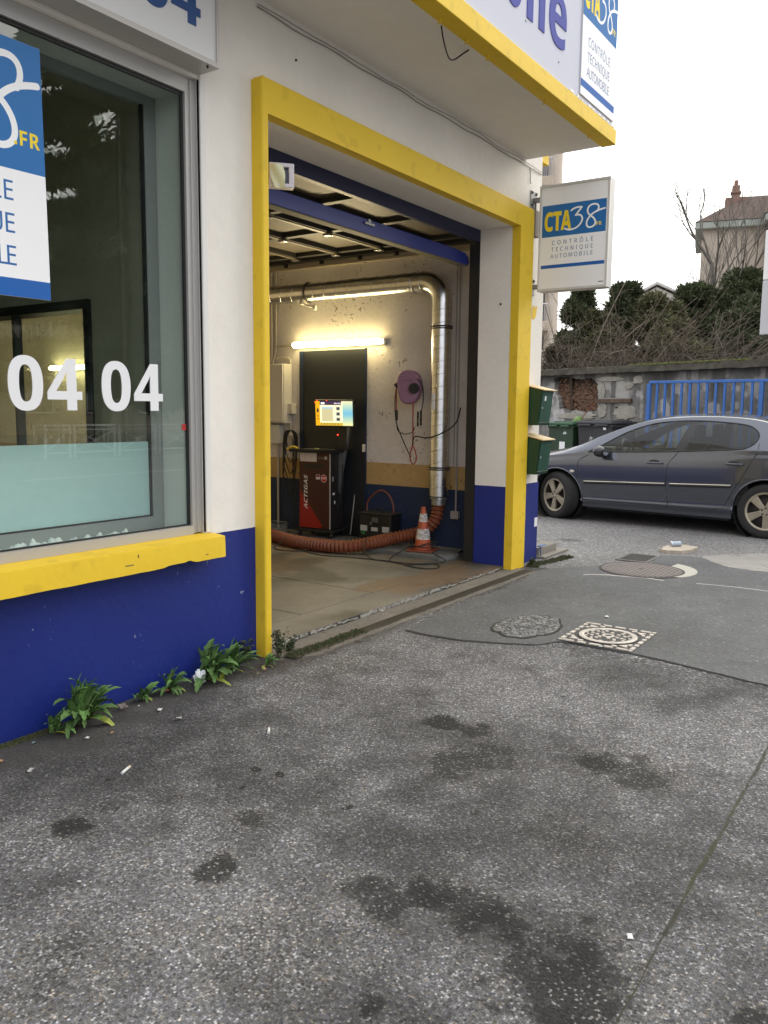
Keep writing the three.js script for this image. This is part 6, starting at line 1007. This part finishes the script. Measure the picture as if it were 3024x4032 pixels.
{
  const a = thing('apartment_building', 'beige apartment block with a rounded corner and barred balconies, behind the projecting sign', 'building', [49.0, 0, -17.2], -1.174);
  const wm = std({ map: scaled(wallTex([0.50, 0.41, 0.32], 0.12, 711), 7), roughness: 0.95 });
  part('wall', [bx(-16, -0.62, 0, 23, -11, 0), bx(-0.62, 0.0, 0, 23, -11, -0.62)], wm, a); part('round_corner', new THREE.CylinderGeometry(0.62, 0.62, 23, 32).translate(-0.62, 11.5, -0.62), std({ map: scaled(wallTex([0.56, 0.48, 0.40], 0.1, 713), 7), roughness: 0.95 }), a);
  part('roof_edge', rb(-16.2, 0.15, 23, 23.4, -11.1, 0.2, 0.05), flat(0.4, 0.36, 0.32, 0.9), a);
  for (let f = 0; f < 8; f++) { const y = 1.15 + f * 2.82 + 0.0; if (y > 21) break; const b = part('balcony', [rb(-4.6, -0.55, y - 0.42, y + 0.12, 0.003, 1.2, 0.03)], wm, a); const bars = []; for (let x = -4.5; x <= -0.62; x += 0.115) bars.push(bx(x, x + 0.035, y + 0.12, y + 1.15, 1.12, 1.155)); for (let z = 0.1; z < 1.1; z += 0.115) bars.push(bx(-0.64, -0.605, y + 0.12, y + 1.15, z, z + 0.035)); const r = part('balcony_bars', bars, flat(0.50, 0.48, 0.47, 0.6), b); r.userData.kind = 'stuff'; part('handrail', [bx(-4.55, -0.6, y + 1.15, y + 1.21, 1.10, 1.17), bx(-0.66, -0.6, y + 1.15, y + 1.21, 0.003, 1.1)], M.whitePaint, b); part('balcony_door', bx(-4.3, -0.8, y + 0.13, y + 2.25, 0.002, 0.04), flat(0.075, 0.068, 0.064, 0.35), b); }
  part('low_roof', [bx(-2.9, 0.6, 2.45, 2.75, 1.3, 3.2)], M.whitePaint, a);
}
{
  const g = thing('gabled_house', 'distant pale house whose light gable just rises above the bushes', 'house', [81.4, 0, -20.6], -1.28), wm = flat(0.55, 0.55, 0.52, 0.9);
  const s = (dx, y0) => shape([[-1.7 - dx, 0], [1.9 + dx, 0], [1.9 + dx, 12.55 + y0], [-0.2, 13.6 + y0], [-1.7 - dx, 12.85 + y0]]);
  part('wall', new THREE.ExtrudeGeometry(s(0, -0.2), { depth: 8, bevelEnabled: false }).translate(0, 0, -8), wm, g);
  part('roof', new THREE.ExtrudeGeometry(shape([[-2.2, 12.55], [-0.2, 13.6], [2.5, 12.35], [2.5, 12.55], [-0.2, 13.85], [-2.2, 12.8]]), { depth: 8.8, bevelEnabled: false }).translate(0, 0, -8.4), flat(0.52, 0.53, 0.52, 0.8), g);
  part('window', [bx(-0.55, 0.45, 11.2, 12.3, 0.002, 0.06)], flat(0.1, 0.1, 0.1, 0.3), g);
}
{ // white sign cut by the right edge
  const s = thing('roadside_sign', 'white sign panel on a post, cut by the right edge of the picture', 'sign', [9.95, 0, 2.1], -0.2);
  part('upper_panel', rb(-0.03, 0.03, 2.93, 3.46, -0.60, 0.7, 0.01), flat(0.75, 0.75, 0.75, 0.4), s); part('lower_panel', rb(-0.03, 0.03, 2.34, 2.925, -0.60, 0.7, 0.01), flat(0.50, 0.51, 0.54, 0.5), s); part('post', rod([0.06, 0, 0.55], [0.06, 3.4, 0.55], 0.04), M.alu, s);
}

// ---------- weeds at the foot of the wall ----------
const leafTex = texOf(128, 256, (u, v) => { const m = Math.abs(u - 0.5) < 0.035 ? 1.5 : 1, n = fbm(u * 8, v * 14, 801, 3), vein = Math.abs((v * 9 + Math.abs(u - 0.5) * 5) % 1 - 0.5) < 0.06 ? 1.2 : 1; return [0.085 * m * vein * (0.6 + 0.8 * n), 0.165 * m * vein * (0.6 + 0.8 * n), 0.050 * m * (0.6 + 0.8 * n)]; });
const weedM = [1, 0.8, 1.2].map((k) => new THREE.MeshPhysicalMaterial({ map: leafTex, color: lc(k, k * (k > 1 ? 1.05 : 1), k * 0.9), roughness: 0.75, side: THREE.DoubleSide }));
const yellowLeaf = std({ map: leafTex, color: lc(3.2, 1.9, 1.1), roughness: 0.6, side: THREE.DoubleSide });
function leafGeo(len, wid, bend, s, crisp = 0.12) { // tapered blade with a folded midrib and a wavy toothed margin, growing along +z and arching down
  const NL = 16, NW = 4, P = [], U = [], I = [];
  for (let i = 0; i <= NL; i++) { const t = i / NL, a = 0.9 - bend * t * t, w = wid * Math.pow(Math.max(0, Math.sin(Math.PI * Math.min(1, 0.05 + 0.95 * Math.pow(t, 1.15)))), 0.72) * (1 + crisp * Math.sin(t * 40 + s)); let z = 0, y = 0; for (let k = 0; k < i; k++) { const q = (k + 0.5) / NL, e = 0.9 - bend * q * q; z += Math.cos(e) * len / NL; y += Math.sin(e) * len / NL; }
    for (let j = 0; j <= NW; j++) { const c = (j / NW - 0.5) * 2, f = Math.abs(c); P.push(c * w, y + f * w * 0.35 * Math.cos(a) + 0.004 * Math.sin(t * 22 + c * 2 + s) * f, z - f * w * 0.35 * Math.sin(a)); U.push(j / NW, t); } }
  for (let i = 0; i < NL; i++) for (let j = 0; j < NW; j++) { const a = i * (NW + 1) + j, b = a + NW + 1; I.push(a, b, a + 1, a + 1, b, b + 1); }
  const g = new THREE.BufferGeometry(); g.setAttribute('position', new THREE.Float32BufferAttribute(P, 3)); g.setAttribute('uv', new THREE.Float32BufferAttribute(U, 2)); g.setIndex(I); g.computeVertexNormals(); return g;
}
const LG = [leafGeo(1, 0.105, 1.5, 1, 0.22), leafGeo(1, 0.09, 2.0, 3, 0.2), leafGeo(1, 0.12, 1.1, 5, 0.22), leafGeo(1, 0.085, 0.6, 7, 0.18)];
function weed(label, x, z, n, len, s, up = 0, yel = 2, spread = 1) {
  seed = s; const w = thing('weed', label, 'weed', [x, 0, z]);
  part('root_stock', new THREE.SphereGeometry(len * 0.09, 10, 8).translate(0, len * 0.05, 0), flat(0.05, 0.05, 0.02, 0.9), w);
  for (let i = 0; i < n; i++) {
    const m = sh(new THREE.Mesh(LG[Math.floor(rnd() * 4)], i < yel ? yellowLeaf : weedM[Math.floor(rnd() * 3)])); m.name = 'leaf'; const l = len * rr(0.5, 1.0) * (i < yel ? 0.75 : 1);
    let a = rr(-1.75, 1.75); if (i < yel) a = rr(-1.2, 1.2); m.rotation.order = 'YXZ'; m.rotation.set(i < yel ? 0.75 : rr(-0.85, 0.55) - up * rnd(), a * spread, rr(-0.35, 0.35)); m.scale.set(l * rr(0.85, 1.1), l, l); m.position.set(rr(-0.16, 0.16) * len, len * 0.04 + rr(0, 0.08) * len, rr(-0.03, 0.08) * len); w.add(m);
  }
  return w;
}
weed('tallest leafy weed, growing at the foot of the blue wall on the left', 2.27, 0.085, 60, 0.25, 811, 0.35);
weed('small leafy weed on the left side of the tallest weed', 2.13, 0.085, 20, 0.13, 813);
weed('smallest weed alone in the middle of the row along the blue wall', 2.65, 0.06, 22, 0.115, 815);
weed('medium weed left of the white tissue against the blue wall', 2.83, 0.07, 26, 0.155, 817);
weed('broad bushy weed right of the white tissue beside the blue wall', 3.07, 0.10, 50, 0.235, 819, 0.2, 3);
weed('leafy spread of weed low beside the broad bushy one, towards the yellow post', 3.24, 0.10, 34, 0.20, 823, 0, 2);
weed('small bright green weed right before the base of the yellow post', 3.43, 0.19, 18, 0.10, 821);
function herb(label, x, z, n, h, s, lean) { // wiry sprigs with tiny leaves
  seed = s; const t = thing('sprig', label, 'weed', [x, 0, z]), st = [], lv = [];
  for (let i = 0; i < n; i++) { const a = rr(0, 6.283), l = h * rr(0.5, 1), dx = Math.cos(a) * 0.35 * l + lean * l, dz = Math.abs(Math.sin(a)) * 0.3 * l; st.push(tube([[rr(-0.03, 0.03), 0, rr(-0.01, 0.03)], [dx * 0.5, l * 0.6, dz * 0.5], [dx, l, dz]], 0.0016, 4, 8)); for (let k = 0; k < 12; k++) { const q = rr(0.25, 1.0), g = new THREE.SphereGeometry(rr(0.005, 0.010), 5, 3).scale(1, 0.35, 1.5).rotateX(rr(-1, 1)).rotateY(rr(0, 6)); lv.push(g.translate(dx * q + rr(-0.018, 0.018), l * q + rr(-0.008, 0.012), dz * q + rr(-0.018, 0.018))); } }
  part('stems', st, flat(0.05, 0.05, 0.025, 0.9), t); part('leaves', lv, flat(0.035, 0.05, 0.018, 0.75), t);
}
herb('dark wiry sprig with tiny leaves on the left of the yellow post', 3.44, 0.03, 9, 0.15, 831, -0.15);
herb('dark wiry sprig growing up against the front of the yellow left post', 3.60, 0.13, 12, 0.19, 833, 0.05);
herb('low wiry sprig in the corner of the threshold right of the yellow post', 3.70, 0.12, 7, 0.11, 835, 0.25);
herb('low dark sprig at the foot of the right yellow post', 7.24, 0.12, 10, 0.09, 837, 0.1);
{ seed = 841; const g = [], g2 = []; // moss and dead stuff in the joints
  for (let i = 0; i < 700; i++) { const x = rr(3.62, 4.35), q = new THREE.ConeGeometry(rr(0.004, 0.009), rr(0.01, 0.032), 4); q.rotateX(rr(-0.7, 0.7)).rotateZ(rr(-0.7, 0.7)); g.push(q.translate(x, 0.016, 0.20 + 0.06 * (rnd() + rnd() - 1))); }
  for (let i = 0; i < 420; i++) { const x = rr(1.7, 2.25), q = new THREE.ConeGeometry(rr(0.005, 0.011), rr(0.008, 0.022), 4); q.rotateX(rr(-0.7, 0.7)).rotateZ(rr(-0.7, 0.7)); g.push(q.translate(x - rnd() * 0.1, 0.004, 0.015 + 0.045 * rnd())); }
  for (let i = 0; i < 520; i++) { const x = rr(7.17, 7.95), q = new THREE.ConeGeometry(rr(0.004, 0.008), rr(0.012, 0.05), 4); q.rotateX(rr(-0.9, 0.9)).rotateZ(rr(-0.9, 0.9)); g.push(q.translate(x, 0.012, 0.05 + 0.12 * rnd() + 0.10 * Math.abs(Math.sin(x * 3)))); }
  const m = wpart('moss', g, flat(0.040, 0.046, 0.016, 1), scene); m.userData.kind = 'stuff';
  for (let i = 0; i < 260; i++) { const x = rr(3.2, 4.3), z = rr(0.16, 0.36), a = rr(0, 6.28), l = rr(0.01, 0.05); g2.push(rod([x, 0.005 + rr(0, 0.008), z], [x + l * Math.cos(a), 0.006 + rr(0, 0.015), z + l * Math.sin(a)], 0.0013, 3)); }
  const m2 = wpart('dead_straw', g2, flat(0.11, 0.075, 0.045, 0.95), scene); m2.userData.kind = 'stuff'; }
solo('paper_tissue', (() => { const q = new THREE.IcosahedronGeometry(0.042, 5), p = q.attributes.position; for (let i = 0; i < p.count; i++) { const k = 0.55 + 0.9 * Math.abs(fbm(p.getX(i) * 38 + 5, p.getY(i) * 38 + p.getZ(i) * 31, 851, 4) - 0.5) * 2; p.setXYZ(i, p.getX(i) * k, p.getY(i) * k * 1.3 + 0.045, p.getZ(i) * k); } q.computeVertexNormals(); return q.translate(2.975, 0, 0.13); })(), flat(0.72, 0.74, 0.76, 0.7), 'crumpled white tissue caught between two weeds at the blue wall', 'tissue', [2.975, 0, 0.13]);

// ---------- across the street, seen only as reflections in the shop window ----------
[[13.87, 14.72], [14.82, 16.28], [16.40, 17.85], [17.97, 19.42], [19.54, 21.0], [21.1, 22.6]].forEach(([x0, x1], i) => {
  const b = thing('street_barrier', `white crossed barrier across the street, ${['leftmost short one', 'second from left', 'third from left', 'fourth from left', 'fifth from left', 'rightmost'][i]} of the reflected row`, 'barrier', [(x0 + x1) / 2, 0, 17.6], 0, 'barriers reflected in the shop window'), w = (x1 - x0) / 2 - 0.03;
  part('frame', [rb(-w, w, 0.92, 0.96, -0.02, 0.02, 0.005), rb(-w, w, 0.80, 0.83, -0.015, 0.015, 0.005), rb(-w, w, 0.14, 0.18, -0.02, 0.02, 0.005)], M.whitePaint, b);
  for (const s of [-1, 1]) part('post', rb(s * w - 0.025, s * w + 0.025, 0, 0.96, -0.025, 0.025, 0.005), M.whitePaint, b);
  part('cross', [rod([-w, 0.18, 0], [w, 0.80, 0], 0.014), rod([-w, 0.80, 0], [w, 0.18, 0], 0.014)], M.whitePaint, b); part('disc', new THREE.CylinderGeometry(0.07, 0.07, 0.02, 20).rotateX(Math.PI / 2).translate(0, 0.49, 0), M.whitePaint, b);
});
struct('painted_line', [bx(9.5, 14.2, 0.0, 0.004, 11.68, 11.84), bx(9, 24, 0, 0.004, 16.2, 16.32)], flat(0.55, 0.55, 0.53, 0.8));
function bigConifer(label, x, z, h, r, n, s) {
  const t = thing('cedar_tree', label, 'tree', [x, 0, z]); seed = s; part('trunk', rod([0, 0, 0], [0, h * 0.95, 0], 0.32, 12, 0.05), flat(0.04, 0.03, 0.025, 0.95), t);
  const big = sprayGeo(10, 0.62, 0.085, s + 2); seed = s + 3; const br = []; for (let i = 0; i < 90; i++) { const v = rr(0.10, 0.98), a = rr(0, 6.283); br.push([a, v * h, r * (1.05 - v * 0.85) * rr(0.6, 1.05)]); }
  crown(t, big, std({ color: lc(1, 1, 1), roughness: 0.85, side: THREE.DoubleSide }), n, () => { const b = br[Math.floor(rnd() * br.length)], q = Math.pow(rnd(), 0.6) * b[2], a = b[0] + rr(-0.22, 0.22); return [q * Math.cos(a), b[1] - 0.10 * q + rr(-0.25, 0.25), q * Math.sin(a)]; }, s + 5, [0.055, 0.068, 0.045]);
}
bigConifer('dark spreading cedar across the street, reflected across the shop window glass', 19.5, 22.5, 21, 5.2, 7500, 861);
bigConifer('dark cedar to the right across the street, reflected at the window frame', 25.5, 24.0, 22, 5.4, 7000, 865);
bigConifer('dark cedar far left across the street, reflected near the poster', 14.2, 26.5, 20, 5.0, 7000, 869);
{
  const b = thing('street_house', 'beige house across the street, its bright windows reflected in the shop window', 'house', [18, 0, 36]); const wm = std({ map: scaled(wallTex([0.42, 0.37, 0.29], 0.15, 871), 5), roughness: 0.95 });
  part('wall', bx(-16, 18, 0, 11, 0, 9), wm, b); part('roof', bx(-16.5, 18.5, 11, 11.5, -0.6, 9.5), flat(0.2, 0.13, 0.1, 0.9), b);
  for (let f = 0; f < 3; f++) for (let k = 0; k < 9; k++) { const x = -14.5 + k * 3.6, y = 1.2 + f * 3.3, w = part('window', [bx(x, x + 1.4, y, y + 1.7, -0.05, -0.003)], flat(0.08, 0.085, 0.09, 0.08), b); part('frame', [bx(x - 0.06, x + 1.46, y - 0.08, y, -0.09, -0.003), bx(x - 0.06, x + 1.46, y + 1.7, y + 1.76, -0.09, -0.003), bx(x - 0.06, x, y, y + 1.7, -0.09, -0.003), bx(x + 1.4, x + 1.46, y, y + 1.7, -0.09, -0.003), bx(x + 0.67, x + 0.73, y, y + 1.7, -0.09, -0.05)], M.whitePaint, w); }
}
renderer.render(scene, camera);
